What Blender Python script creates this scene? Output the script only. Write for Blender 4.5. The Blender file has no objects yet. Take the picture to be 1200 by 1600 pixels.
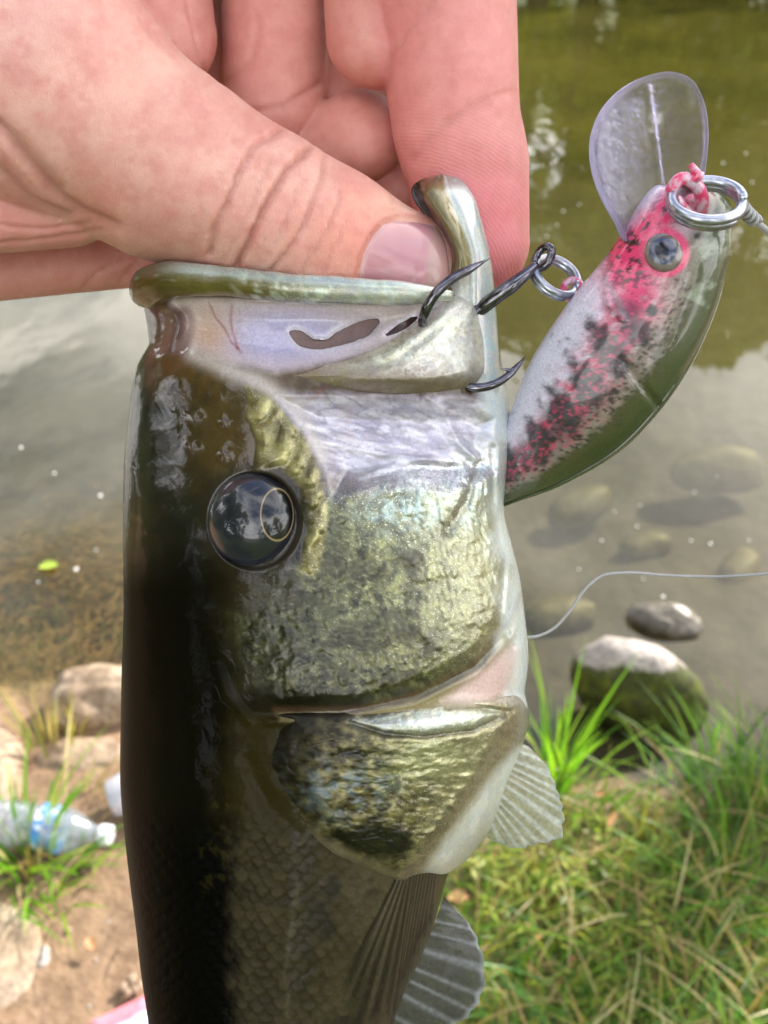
import bpy, math, random
import numpy as np
from mathutils import Vector, Matrix

# ------------------------------------------------------------------ camera / light
sc = bpy.context.scene
FPX, D0, PITCH, CAMH = 1400.0, 0.17, math.radians(38), 1.25
S = D0 / FPX                                   # metres per photo pixel at the fish
CAM = np.array([0.0, 0.0, CAMH])
FWD = np.array([0.0, math.cos(PITCH), -math.sin(PITCH)])
UPV = np.array([0.0, math.sin(PITCH), math.cos(PITCH)])
RGT = np.array([1.0, 0.0, 0.0])
cd = bpy.data.cameras.new('camera')
cam = bpy.data.objects.new('camera', cd)
sc.collection.objects.link(cam)
cam.location = CAM
cam.rotation_euler = (math.pi / 2 - PITCH, 0, 0)
cd.sensor_fit = 'VERTICAL'
cd.sensor_height = 36
cd.lens = 36 * FPX / 1600
cd.clip_start, cd.clip_end = 0.005, 600
cd.dof.use_dof = True
cd.dof.focus_distance = 0.153
cd.dof.aperture_fstop = 27
sc.camera = cam

SUN_EL, SUN_AZ = math.radians(33), math.radians(46)     # azimuth clockwise from the view direction
sv = Vector((math.sin(SUN_AZ) * math.cos(SUN_EL), math.cos(SUN_AZ) * math.cos(SUN_EL), math.sin(SUN_EL)))
sl = bpy.data.lights.new('sun', 'SUN')
sl.energy, sl.angle, sl.color = 5.0, math.radians(0.6), (1.0, 0.93, 0.82)
so = bpy.data.objects.new('sun', sl)
sc.collection.objects.link(so)
so.rotation_euler = (-sv).to_track_quat('-Z', 'Y').to_euler()

w = bpy.data.worlds.new('World')
sc.world = w
w.use_nodes = True
nt = w.node_tree
nt.nodes.clear()
N = nt.nodes.new
L = nt.links.new
sky = N('ShaderNodeTexSky')
sky.sky_type = 'NISHITA'
sky.sun_disc = False
sky.sun_elevation, sky.sun_rotation = SUN_EL, SUN_AZ
sky.dust_density = 1.5
tc = N('ShaderNodeTexCoord')
sep = N('ShaderNodeSeparateXYZ'); L(tc.outputs['Generated'], sep.inputs[0])
mx = N('ShaderNodeMath'); mx.operation = 'MAXIMUM'; mx.inputs[1].default_value = 0.12; L(sep.outputs[2], mx.inputs[0])
dv = N('ShaderNodeVectorMath'); dv.operation = 'DIVIDE'
cb = N('ShaderNodeCombineXYZ')
for i in range(3): L(mx.outputs[0], cb.inputs[i])
L(tc.outputs['Generated'], dv.inputs[0]); L(cb.outputs[0], dv.inputs[1])
cn = N('ShaderNodeTexNoise'); cn.inputs['Scale'].default_value = 1.2; cn.inputs['Detail'].default_value = 7; cn.inputs['Roughness'].default_value = 0.58; cn.inputs['Distortion'].default_value = 0.5
of = N('ShaderNodeVectorMath'); of.operation = 'ADD'; of.inputs[1].default_value = (3.7, 1.9, 5.1)
L(dv.outputs[0], of.inputs[0]); L(of.outputs[0], cn.inputs['Vector'])
cr = N('ShaderNodeValToRGB'); cr.color_ramp.elements[0].position = 0.38; cr.color_ramp.elements[1].position = 0.62
# more cloud low over the far bank, breaking up to blue overhead
mr = N('ShaderNodeMapRange'); mr.inputs[1].default_value = 0.5; mr.inputs[2].default_value = 0.8; mr.inputs[3].default_value = 0.06; mr.inputs[4].default_value = -0.12
L(sep.outputs[2], mr.inputs[0])
ca = N('ShaderNodeMath'); ca.operation = 'ADD'; L(cn.outputs[0], ca.inputs[0]); L(mr.outputs[0], ca.inputs[1])
L(ca.outputs[0], cr.inputs[0])
cm = N('ShaderNodeMixRGB'); cm.inputs[2].default_value = (16.0, 15.6, 15.2, 1)
L(cr.outputs[0], cm.inputs[0]); L(sky.outputs[0], cm.inputs[1])
bg = N('ShaderNodeBackground'); bg.inputs[1].default_value = 0.14
L(cm.outputs[0], bg.inputs[0])
wo = N('ShaderNodeOutputWorld'); L(bg.outputs[0], wo.inputs[0])

vs = sc.view_settings
vs.view_transform = 'Standard'
vs.look = 'None'
vs.gamma = 1
vs.exposure = 0.92
sc.cycles.max_bounces = 6
sc.cycles.diffuse_bounces = 3
sc.cycles.glossy_bounces = 3
sc.cycles.transparent_max_bounces = 16
sc.cycles.caustics_reflective = False
sc.cycles.caustics_refractive = False

rng = np.random.default_rng(7)
random.seed(7)

# ------------------------------------------------------------------ helpers
def P(px, py, z=0.0):
    """photo pixel + depth (in pixels towards the camera from the fish's mid plane) -> world point"""
    px, py, z = np.broadcast_arrays(np.asarray(px, float), np.asarray(py, float), np.asarray(z, float))
    d = D0 - z * S
    a = ((px - 600) / FPX * d)[..., None]
    b = ((800 - py) / FPX * d)[..., None]
    return CAM + RGT * a + UPV * b + FWD * d[..., None]

def PO(px, py, z=0.0):
    """like P but parallel: position on the mid plane, pushed straight along the view axis"""
    px, py, z = np.broadcast_arrays(np.asarray(px, float), np.asarray(py, float), np.asarray(z, float))
    a = ((px - 600) * S)[..., None]
    b = ((800 - py) * S)[..., None]
    return CAM + RGT * a + UPV * b + FWD * (D0 - z * S)[..., None]

def G(px, py, h=0.0):
    """photo pixel -> point on the horizontal plane z = h, and metres per pixel there"""
    d = FWD + RGT * ((px - 600) / FPX) + UPV * ((800 - py) / FPX)
    t = (h - CAMH) / d[2]
    p = CAM + d * t
    return p, t / FPX

def c(r, g, b, k=1.0):
    v = np.array([r, g, b], float) / 255
    v = np.where(v <= 0.04045, v / 12.92, ((v + 0.055) / 1.055) ** 2.4)
    return v * k

def sstep(a, b, x):
    t = np.clip((x - a) / (b - a), 0, 1)
    return t * t * (3 - 2 * t)

def cint(x, xs, ys):
    """smooth (Catmull-Rom) interpolation through knots"""
    xs = np.asarray(xs, float); ys = np.asarray(ys, float); x = np.asarray(x, float)
    m = np.gradient(ys, xs)
    i = np.clip(np.searchsorted(xs, x) - 1, 0, len(xs) - 2)
    h = xs[i + 1] - xs[i]
    t = np.clip((x - xs[i]) / h, 0, 1)
    t2, t3 = t * t, t * t * t
    return (2*t3 - 3*t2 + 1)*ys[i] + (t3 - 2*t2 + t)*h*m[i] + (-2*t3 + 3*t2)*ys[i+1] + (t3 - t2)*h*m[i+1]

def curve_pts(pts, n):
    pts = np.asarray(pts, float)
    s = np.concatenate([[0], np.cumsum(np.linalg.norm(np.diff(pts, axis=0), axis=1))])
    t = np.linspace(0, s[-1], n)
    return np.stack([cint(t, s, pts[:, k]) for k in range(pts.shape[1])], 1)

_lat = {}
def vn(x, y, sc_, seed=0):
    """2-D value noise 0..1"""
    if seed not in _lat:
        _lat[seed] = np.random.default_rng(seed + 100).random((256, 256))
    g = _lat[seed]
    x = np.asarray(x) / sc_ + 31.7; y = np.asarray(y) / sc_ + 17.3
    xi = np.floor(x).astype(int); yi = np.floor(y).astype(int)
    fx = x - xi; fy = y - yi
    fx = fx * fx * (3 - 2 * fx); fy = fy * fy * (3 - 2 * fy)
    a = g[xi % 256, yi % 256]; b = g[(xi + 1) % 256, yi % 256]
    cc = g[xi % 256, (yi + 1) % 256]; d = g[(xi + 1) % 256, (yi + 1) % 256]
    return (a * (1 - fx) + b * fx) * (1 - fy) + (cc * (1 - fx) + d * fx) * fy

def fbm(x, y, sc_, seed=0, o=4):
    v = 0; a = 0.5; tot = 0
    x = np.asarray(x, float); y = np.asarray(y, float)
    for k in range(o):
        x, y = 0.788 * x - 0.616 * y, 0.616 * x + 0.788 * y      # turn each octave so the lattice never shows
        v = v + a * vn(x, y, sc_ / 2**k, seed + k); tot += a; a *= 0.55
    return v / tot

def voro(x, y, cell, seed=0, jit=0.8, ax=1.0, ay=1.0):
    """2-D Voronoi: nearest distance, second nearest (in cells), random id"""
    r = np.random.default_rng(seed + 500)
    jx, jy, rid = r.random((128, 128)), r.random((128, 128)), r.random((128, 128))
    X = np.asarray(x) / (cell * ax); Y = np.asarray(y) / (cell * ay)
    xi = np.floor(X).astype(int); yi = np.floor(Y).astype(int)
    f1 = np.full(X.shape, 9.0); f2 = np.full(X.shape, 9.0); idd = np.zeros(X.shape)
    for a in (-1, 0, 1):
        for b in (-1, 0, 1):
            ii, jj = (xi + a) % 128, (yi + b) % 128
            off = 0.5 * ((yi + b) % 2)
            cx = xi + a + off + 0.5 + (jx[ii, jj] - 0.5) * jit; cy = yi + b + 0.5 + (jy[ii, jj] - 0.5) * jit
            d = np.hypot(X - cx, Y - cy)
            nf = d < f1
            f2 = np.where(nf, f1, np.minimum(f2, d)); idd = np.where(nf, rid[ii, jj], idd); f1 = np.where(nf, d, f1)
    return f1, f2, idd

def scales(x, y, w_, h_, rot=0.0, warp=0.0, seed=0):
    """overlapping fish scales: height 0..1 (rising to each free edge), random id, closeness to the free edge"""
    cr_, sr = math.cos(rot), math.sin(rot)
    X, Y = x * cr_ + y * sr, -x * sr + y * cr_
    if warp:
        X = X + warp * (fbm(x, y, 55, seed + 1, 3) - 0.5); Y = Y + warp * (fbm(x, y, 55, seed + 5, 3) - 0.5)
    u, v = X / w_, Y / h_
    rid = np.random.default_rng(seed + 900).random((128, 128))
    r0 = np.floor(v)
    H = np.zeros(np.shape(x)); I = np.zeros(np.shape(x)); E = np.zeros(np.shape(x))
    for k in (0, 1, 2):
        r = r0 - k
        sh = 0.5 * (r % 2)
        iu = np.round(u - sh)
        du = (u - sh - iu) / 0.62; dv = (v - r) / (1.75 + 0.3 * rid[iu.astype(int) % 128, r.astype(int) % 128])
        q = du * du + dv * dv
        ins = q < 1
        H = np.where(ins, dv * (1 - 0.35 * du * du), H); I = np.where(ins, rid[iu.astype(int) % 128, r.astype(int) % 128], I); E = np.where(ins, q, E)
    return H, I, E

def sdpoly(x, y, poly):
    """signed distance, positive inside"""
    x = np.asarray(x, float); y = np.asarray(y, float)
    d = np.full(x.shape, 1e9); ins = np.zeros(x.shape, bool)
    n = len(poly)
    for i in range(n):
        ax_, ay_ = poly[i]; bx_, by_ = poly[(i + 1) % n]
        ex, ey = bx_ - ax_, by_ - ay_
        wx, wy = x - ax_, y - ay_
        t = np.clip((wx * ex + wy * ey) / (ex * ex + ey * ey + 1e-9), 0, 1)
        d = np.minimum(d, (wx - t * ex) ** 2 + (wy - t * ey) ** 2)
        cond = ((ay_ > y) != (by_ > y))
        with np.errstate(divide='ignore', invalid='ignore'):
            xx = ex * (y - ay_) / (by_ - ay_ if by_ != ay_ else 1e-9) + ax_
        ins ^= cond & (x < xx)
    d = np.sqrt(d)
    return np.where(ins, d, -d)

def dline(x, y, pts):
    d = np.full(np.shape(x), 1e9)
    for (ax_, ay_), (bx_, by_) in zip(pts[:-1], pts[1:]):
        ex, ey = bx_ - ax_, by_ - ay_
        t = np.clip(((x - ax_) * ex + (y - ay_) * ey) / (ex * ex + ey * ey + 1e-9), 0, 1)
        d = np.minimum(d, np.hypot(x - ax_ - t * ex, y - ay_ - t * ey))
    return d

def smooth_poly(poly, n):
    p = np.asarray(poly, float)
    q = np.vstack([p[-2:], p, p[:3]])
    s = np.concatenate([[0], np.cumsum(np.linalg.norm(np.diff(q, axis=0), axis=1))])
    t = np.linspace(s[2], s[2 + len(p)], n, endpoint=False)
    return np.stack([cint(t, s, q[:, k]) for k in range(p.shape[1])], 1)

def mesh(name, verts, faces, mat=None, parent=None, smooth=True, attrs=None, tag=None):
    verts = np.asarray(verts, float).reshape(-1, 3)
    if parent is not None:
        base = np.array(parent.matrix_world.translation) if parent.parent is None else np.array(parent['_base'])
        verts = verts - base
    me = bpy.data.meshes.new(name)
    if isinstance(faces, np.ndarray):
        k = faces.shape[1]
        me.vertices.add(len(verts)); me.vertices.foreach_set('co', verts.ravel())
        me.loops.add(faces.size); me.loops.foreach_set('vertex_index', faces.ravel().astype(np.int32))
        me.polygons.add(len(faces)); me.polygons.foreach_set('loop_start', (np.arange(len(faces)) * k).astype(np.int32))
        me.update(calc_edges=True)
    else:
        me.from_pydata(verts.tolist(), [], faces)
    me.validate()
    if smooth:
        me.polygons.foreach_set('use_smooth', np.ones(len(me.polygons), bool))
    for an, av in (attrs or {}).items():
        av = np.asarray(av, np.float32)
        if av.ndim == 1:
            a = me.attributes.new(an, 'FLOAT', 'POINT'); a.data.foreach_set('value', av)
        elif an == 'pxy':
            a = me.attributes.new(an, 'FLOAT_VECTOR', 'POINT'); a.data.foreach_set('vector', av.ravel())
        else:
            a = me.attributes.new(an, 'FLOAT_COLOR', 'POINT')
            a.data.foreach_set('color', np.hstack([av, np.ones((len(av), 1))]).astype(np.float32).ravel())
    me.update()
    if mat: me.materials.append(mat)
    o = bpy.data.objects.new(name, me)
    sc.collection.objects.link(o)
    if parent is not None:
        o.parent = parent
        o['_base'] = base.tolist() if not isinstance(base, list) else base
    for k2, v2 in (tag or {}).items(): o[k2] = v2
    return o

def empty(name, loc, label, cat, group=None):
    e = bpy.data.objects.new(name, None)
    sc.collection.objects.link(e)
    e.location = [float(v) for v in loc]
    e.empty_display_size = 0.02
    e['label'] = label; e['category'] = cat
    if group: e['group'] = group
    bpy.context.view_layer.update()
    return e

def T_(label, cat, group=None):
    d = {'label': label, 'category': cat}
    if group: d['group'] = group
    return d

def gridfaces(nr, nc, wrap=False):
    i = np.arange(nr - 1)[:, None]; j = np.arange(nc if wrap else nc - 1)[None, :]
    jn = (j + 1) % nc
    a = i * nc + j; b = i * nc + jn; cc = (i + 1) * nc + jn; d = (i + 1) * nc + j
    return np.stack([a, b, cc, d], -1).reshape(-1, 4)

def tube(pts, rad, seg=10, closed=False, cap=True):
    """verts, faces of a swept tube (world coordinates)"""
    pts = np.asarray(pts, float); n = len(pts)
    rad = np.broadcast_to(np.asarray(rad, float), (n,))
    tan = np.gradient(pts, axis=0)
    if closed: tan = np.roll(pts, -1, 0) - np.roll(pts, 1, 0)
    tan /= np.linalg.norm(tan, axis=1)[:, None] + 1e-12
    nrm = np.zeros_like(pts)
    a = np.array([0, 0, 1.0]) if abs(tan[0][2]) < 0.9 else np.array([1.0, 0, 0])
    for i in range(n):
        a = a - tan[i] * np.dot(a, tan[i]); a /= np.linalg.norm(a) + 1e-12
        nrm[i] = a
    bi = np.cross(tan, nrm)
    th = np.linspace(0, 2 * math.pi, seg, endpoint=False)
    v = pts[:, None] + rad[:, None, None] * (np.cos(th)[None, :, None] * nrm[:, None] + np.sin(th)[None, :, None] * bi[:, None])
    f = gridfaces(n, seg, True).tolist()
    if closed:
        f += [[(n - 1) * seg + j, (n - 1) * seg + (j + 1) % seg, (j + 1) % seg, j] for j in range(seg)]
    elif cap:
        f += [list(range(seg))[::-1], [(n - 1) * seg + j for j in range(seg)]]
    return v.reshape(-1, 3), f

def join(parts):
    V, F, o = [], [], 0
    for v, f in parts:
        V.append(np.asarray(v).reshape(-1, 3))
        F += [[i + o for i in q] for q in (f.tolist() if isinstance(f, np.ndarray) else f)]
        o += len(V[-1])
    return np.vstack(V), F

class M:
    """tiny node-material builder"""
    def __init__(s, name):
        s.m = bpy.data.materials.new(name); s.m.use_nodes = True
        s.t = s.m.node_tree; s.t.nodes.clear()
        s.out = s.n('OutputMaterial')
    def n(s, k, **kw):
        x = s.t.nodes.new('ShaderNode' + k)
        for a, b in kw.items(): setattr(x, a, b)
        return x
    def l(s, a, b): s.t.links.new(a, b)
    def val(s, node, **kw):
        for a, b in kw.items():
            node.inputs[a.replace('_', ' ')].default_value = b
        return node
    def attr(s, name): return s.n('Attribute', attribute_name=name)
    def coord(s, scale=1.0, out='Object', attr=None):
        mp = s.n('Mapping')
        mp.inputs['Scale'].default_value = (scale,) * 3 if not isinstance(scale, tuple) else scale
        if attr: s.l(s.attr(attr).outputs['Vector'], mp.inputs[0])
        else: s.l(s.n('TexCoord').outputs[out], mp.inputs[0])
        return mp.outputs[0]
    def noise(s, vec, scale, detail=4, rough=0.55, dist=0.0):
        x = s.n('TexNoise')
        s.l(vec, x.inputs['Vector'])
        x.inputs['Scale'].default_value = scale; x.inputs['Detail'].default_value = detail
        x.inputs['Roughness'].default_value = rough; x.inputs['Distortion'].default_value = dist
        return x.outputs[0]
    def ramp(s, fac, stops):
        r = s.n('ValToRGB')
        el = r.color_ramp.elements
        while len(el) < len(stops): el.new(0.5)
        for e, (p, col) in zip(el, stops):
            e.position = p
            e.color = tuple(col)[:3] + (1,) if hasattr(col, '__len__') else (col, col, col, 1)
        s.l(fac, r.inputs[0])
        return r.outputs[0]
    def mix(s, fac, a, b, mode='MIX'):
        x = s.n('MixRGB', blend_type=mode)
        for i, v in enumerate((fac, a, b)):
            if hasattr(v, 'is_linked') or hasattr(v, 'links'): s.l(v, x.inputs[i])
            elif i == 0: x.inputs[0].default_value = v
            else: x.inputs[i].default_value = tuple(v)[:3] + (1,)
        return x.outputs[0]
    def math(s, op, a, b=0.5, clamp=False):
        x = s.n('Math', operation=op, use_clamp=clamp)
        for i, v in enumerate((a, b)):
            if hasattr(v, 'links'): s.l(v, x.inputs[i])
            else: x.inputs[i].default_value = v
        return x.outputs[0]
    def bump(s, h, dist, strength=1.0, normal=None):
        x = s.n('Bump'); x.inputs['Strength'].default_value = strength; x.inputs['Distance'].default_value = dist
        s.l(h, x.inputs['Height'])
        if normal is not None: s.l(normal, x.inputs['Normal'])
        return x.outputs[0]
    def bsdf(s, **kw):
        b = s.n('BsdfPrincipled')
        for k, v in kw.items():
            i = b.inputs[k.replace('_', ' ')]
            if hasattr(v, 'links'): s.l(v, i)
            elif i.type == 'RGBA': i.default_value = tuple(v)[:3] + (1,)
            else: i.default_value = v
        return b
    def done(s, shader):
        s.l(shader if not hasattr(shader, 'outputs') else shader.outputs[0], s.out.inputs[0])
        return s.m

def lerp_col(col, mask, color):
    m = np.clip(mask, 0, 1)[:, None]
    return col * (1 - m) + np.asarray(color) * m

# ------------------------------------------------------------------ the setting
def shore(X):
    X = np.asarray(X, float)
    return 0.945 - 0.075 * np.tanh(X * 6) + 0.02 * np.sin(X * 9.0 + 0.6) + 0.015 * np.sin(X * 23.0) + 5.0 * sstep(1.6, 4.5, X) + 1.0 * sstep(-1.5, -6, X)
def terrain(X, Y):
    X = np.asarray(X, float); Y = np.asarray(Y, float)
    d = Y - shore(X)
    land = np.where(d < 0, 0.012 + 0.085 * (1 - np.exp(d / 0.35)) * 1.0 - 0.05 * np.minimum(d + 0.5, 0), 0)
    bed = np.where(d >= 0, 0.012 - 0.15 * d - 0.08 * np.clip(d, 0, 1), 0)
    h = land + bed
    h = np.maximum(h, -1.1)
    h = h + 0.022 * (fbm(X, Y, 0.28, 201) - 0.5) + 0.010 * (fbm(X, Y, 0.05, 205, 3) - 0.5)
    far = sstep(13.0, 16.0, Y + 0.8 * np.sin(X * 0.3))
    back = sstep(-1.0, -9.0, Y) * 1.2
    return h * (1 - far) + far * (0.5 + 0.05 * (Y - 16) + 8.0 * sstep(18, 45, Y)) + back * 0.6
xs = np.concatenate([-np.geomspace(400, 1.25, 40), np.arange(-1.2, 1.3, 0.009), np.geomspace(1.35, 400, 40)])
ysg = np.concatenate([-np.geomspace(300, 0.25, 34), np.arange(0.2, 2.3, 0.009), np.geomspace(2.34, 400, 60)])
Xg, Yg = np.meshgrid(xs, ysg, indexing='xy')
Zg = terrain(Xg, Yg)
dsh = (Yg - shore(Xg)).ravel()
m = M('muddy_ground')
ob = m.coord(1.0)
n1 = m.noise(ob, 9, 6, 0.65); n2 = m.noise(ob, 55, 5, 0.6); n3 = m.noise(ob, 240, 3, 0.6)
mud = m.ramp(n1, [(0.3, c(104, 80, 60)), (0.55, c(142, 114, 88)), (0.75, c(160, 134, 106))])
mud = m.mix(0.6, mud, m.ramp(n2, [(0.3, c(88, 66, 48)), (0.6, c(150, 124, 98)), (0.8, c(176, 152, 124))]))
mud = m.mix(m.ramp(n3, [(0.62, 0.0), (0.75, 0.5)]), mud, c(60, 44, 34))
# pond bed: silt with algae
bedn = m.noise(ob, 5, 7, 0.7, 1.5)
bed = m.ramp(bedn, [(0.3, c(84, 70, 46)), (0.45, c(156, 132, 88)), (0.58, c(118, 100, 62)), (0.75, c(182, 154, 104))])
bed = m.mix(m.ramp(m.noise(ob, 26, 6, 0.75, 2.5), [(0.42, 0.75), (0.6, 0.0)]), bed, c(62, 52, 32))
bed = m.mix(m.attr('silt').outputs['Fac'], bed, m.ramp(bedn, [(0.3, c(30, 30, 26)), (0.55, c(58, 54, 44)), (0.75, c(78, 72, 56))]))
gr = m.mix(m.attr('bed').outputs['Fac'], mud, bed)
grs = m.ramp(n1, [(0.3, c(52, 66, 26)), (0.7, c(84, 92, 40))])
gr = m.mix(m.attr('turf').outputs['Fac'], gr, grs)
hh = m.math('ADD', m.math('MULTIPLY', n2, 0.6), m.math('MULTIPLY', n3, 0.25))
M_MUD = m.done(m.bsdf(Base_Color=gr, Roughness=m.ramp(n1, [(0.3, 0.62), (0.7, 0.9)]), Normal=m.bump(hh, 0.012, 0.8)))
turf = np.clip(sstep(13, 14.5, Yg) + sstep(0.25, -0.6, Yg), 0, 1).ravel()
turf = np.maximum(turf, 0.25 * sstep(0.0, 0.25, Xg.ravel() - 0.03) * sstep(0.02, -0.06, dsh))
mesh('ground', np.stack([Xg, Yg, Zg], -1), gridfaces(len(ysg), len(xs)), M_MUD, None, attrs={'bed': sstep(-0.01, 0.05, dsh) * sstep(15, 13, Yg.ravel()), 'turf': turf, 'silt': np.clip(sstep(-0.22, 0.08, Xg + 0.5 * (fbm(Xg, Yg, 0.22, 210, 5) - 0.5)) + sstep(1.35, 1.9, Yg + 0.5 * (fbm(Xg, Yg, 0.3, 215, 5) - 0.5)), 0, 0.93).ravel()}, tag={'kind': 'structure'})

# water sheet
wx = np.concatenate([-np.geomspace(120, 1.3, 30), np.arange(-1.25, 1.3, 0.025), np.geomspace(1.35, 120, 30)])
wy = np.concatenate([np.arange(0.55, 2.3, 0.025), np.geomspace(2.34, 17.5, 50)])
Xw, Yw = np.meshgrid(wx, wy, indexing='xy')
depth = np.clip(-terrain(Xw, Yw), 0, 2).ravel()
m = M('pond_water')
ob = m.coord((1.0, 0.55, 1.0))
rip = m.math('ADD', m.math('MULTIPLY', m.noise(ob, 2.2, 3, 0.5, 0.3), 1.0), m.math('MULTIPLY', m.noise(ob, 14.0, 3, 0.5), 0.10))
nb = m.bump(rip, 0.030, 0.2)
lwt = m.n('LayerWeight'); lwt.inputs['Blend'].default_value = 0.5; m.l(nb, lwt.inputs['Normal'])
frs = m.math('ADD', m.math('MULTIPLY', m.math('POWER', lwt.outputs['Facing'], 4.6), 0.95), 0.052)
gl = m.n('BsdfGlossy'); gl.inputs['Roughness'].default_value = 0.02; m.l(nb, gl.inputs['Normal']); gl.inputs['Color'].default_value = (1, 1, 1, 1)
tp = m.n('BsdfTransparent'); tp.inputs['Color'].default_value = (0.86, 0.84, 0.68, 1)
df = m.n('BsdfDiffuse')
m.l(m.ramp(m.noise(m.coord(1.0), 0.9, 4, 0.6), [(0.35, c(80, 78, 30)), (0.65, c(108, 102, 42))]), df.inputs[0])
ms = m.n('MixShader'); m.l(m.attr('murk').outputs['Fac'], ms.inputs[0]); m.l(tp.outputs[0], ms.inputs[1]); m.l(df.outputs[0], ms.inputs[2])
m2 = m.n('MixShader'); m.l(frs, m2.inputs[0]); m.l(ms.outputs[0], m2.inputs[1]); m.l(gl.outputs[0], m2.inputs[2])
M_WATER = m.done(m2)
mesh('water', np.stack([Xw, Yw, np.zeros_like(Xw)], -1), gridfaces(len(wy), len(wx)), M_WATER, None, attrs={'murk': 0.8 * (1 - np.exp(-depth * 1.4))}, tag={'kind': 'structure'})

# ------------------------------------------------------------------ trees (mirrored in the pond and in the wet skin; a few added to block light)
def leaf_material(name, ca, cb_):
    m = M(name)
    cn_ = m.mix(m.attr('hue').outputs['Fac'], ca, cb_)
    d1 = m.bsdf(Base_Color=cn_, Roughness=0.5)
    t1 = m.n('BsdfTranslucent'); m.l(m.mix(0.4, cn_, c(150, 170, 30)), t1.inputs[0])
    x_ = m.n('MixShader'); x_.inputs[0].default_value = 0.4; m.l(d1.outputs[0], x_.inputs[1]); m.l(t1.outputs[0], x_.inputs[2])
    return m.done(x_)
M_LEAF = [leaf_material('leaves_yellow_green', c(92, 104, 22), c(136, 140, 34)), leaf_material('leaves_mid_green', c(64, 84, 20), c(104, 116, 30)), leaf_material('leaves_dark_green', c(40, 58, 16), c(74, 90, 26))]
m = M('bark'); nb_ = m.noise(m.coord((6, 6, 1)), 3, 5)
M_BARK = m.done(m.bsdf(Base_Color=m.ramp(nb_, [(0.3, c(58, 46, 36)), (0.7, c(110, 92, 74))]), Roughness=0.9, Normal=m.bump(nb_, 0.03)))
def tree_meshes(seed, nleaf, H, R, low=0.12):
    r = np.random.default_rng(seed)
    parts = []
    tp_ = np.array([[0, 0, -0.3], [0.05, 0, H * 0.3], [-0.08, 0.06, H * 0.6], [0.05, 0.0, H * 0.92]])
    parts.append(tube(curve_pts(tp_, 14), np.linspace(H * 0.03, H * 0.006, 14), 8))
    cl = []
    for k in range(30):
        zz = H * (low + (1 - low) * r.random() ** 0.9)
        prof = math.sin(min(1, (zz / H - low) / (1 - low) * 0.9 + 0.18) * math.pi) ** 0.6
        a = r.random() * 6.28; q = R * prof * (0.35 + 0.65 * math.sqrt(r.random()))
        p_ = np.array([q * math.cos(a), q * math.sin(a), zz]); cl.append((p_, R * (0.18 + 0.2 * r.random())))
        if k < 12:
            b0 = np.array([0, 0, max(0.1 * H, zz - q * 0.7)])
            parts.append(tube(curve_pts([b0, (b0 + p_) / 2 + [0, 0, 0.1], p_], 7), np.linspace(H * 0.010, H * 0.003, 7), 5))
    n = nleaf
    ci = r.integers(0, len(cl), n)
    cp = np.array([q[0] for q in cl])[ci]; cs_ = np.array([q[1] for q in cl])[ci]
    dv_ = r.normal(size=(n, 3)); dv_ /= np.linalg.norm(dv_, axis=1)[:, None]
    pos = cp + dv_ * (cs_ * r.random(n) ** 0.45)[:, None]
    pos[:, 2] = np.maximum(pos[:, 2], 0.1)
    s_ = H * 0.013 * (0.6 + 0.8 * r.random(n))
    u = r.normal(size=(n, 3)); u /= np.linalg.norm(u, axis=1)[:, None]
    v = np.cross(u, r.normal(size=(n, 3))); v /= np.linalg.norm(v, axis=1)[:, None]
    q = np.stack([pos - u * s_[:, None] * 1.5, pos + v * s_[:, None] * 0.7, pos + u * s_[:, None] * 1.5, pos - v * s_[:, None] * 0.7], 1)
    hue = np.repeat(np.clip(0.5 * r.random(n) + 0.5 * r.random(len(cl))[ci], 0, 1), 4)
    return join(parts), (q.reshape(-1, 3), np.arange(4 * n).reshape(-1, 4), hue)
def tree_thing(i, loc, kind, label, group, s=1.0, rz=0.0):
    e = empty('broadleaf_tree', loc, label, 'tree', group)
    tv, lv = TREES[kind]
    for nm, me_ in (('trunk', tv), ('crown', lv)):
        o = bpy.data.objects.new(nm, me_); sc.collection.objects.link(o); o.parent = e
    e.scale = (s, s, s); e.rotation_euler = (0, 0, rz)
TREES = []
for k, (sd, nl_, H, R, low) in enumerate([(1, 9000, 6.8, 2.6, 0.06), (2, 9000, 6.0, 2.9, 0.04), (3, 8000, 7.4, 2.2, 0.08), (4, 7000, 6.6, 0.75, 0.74)]):
    (tv, tf), (lv, lf, hu) = tree_meshes(sd, nl_, H, R, low)
    a = mesh('trunk', tv, tf, M_BARK); b = mesh('crown', lv, lf, M_LEAF[k % 3], smooth=False, attrs={'hue': hu})
    TREES.append((a.data, b.data)); bpy.data.objects.remove(a); bpy.data.objects.remove(b)
tr_ = np.random.default_rng(11)
kinds_lab = ['yellow green leafy tree standing on the far bank of the pond', 'broad mid green tree standing on the far bank of the pond', 'tall dark green tree standing on the far bank of the pond']
for k in range(22):
    X_ = -17 + 1.6 * k + tr_.uniform(-0.4, 0.4); Y_ = 16.4 + 1.6 * (k % 2) + tr_.uniform(-0.5, 0.8)
    kd = int(tr_.integers(0, 3))
    tree_thing(k, (X_, Y_, float(terrain(X_, Y_))), kd, kinds_lab[kd], 'trees on the far bank', float(tr_.uniform(0.85, 1.15)) * (0.72 if X_ < -1.5 else 1.0), float(tr_.uniform(0, 6)))
back_lab = ['yellow green tree on the near bank behind the photographer', 'broad mid green tree on the near bank behind the photographer', 'tall dark tree on the near bank behind the photographer']
for k, (X_, Y_, kd, s_) in enumerate([(-4.5, -5.0, 2, 1.0), (2.8, -8.5, 1, 0.9), (6.5, -5.5, 0, 0.8)]):
    tree_thing(k, (X_, Y_, float(terrain(X_, Y_))), kd, back_lab[kd], 'trees behind the photographer', s_, k * 1.3)

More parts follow.
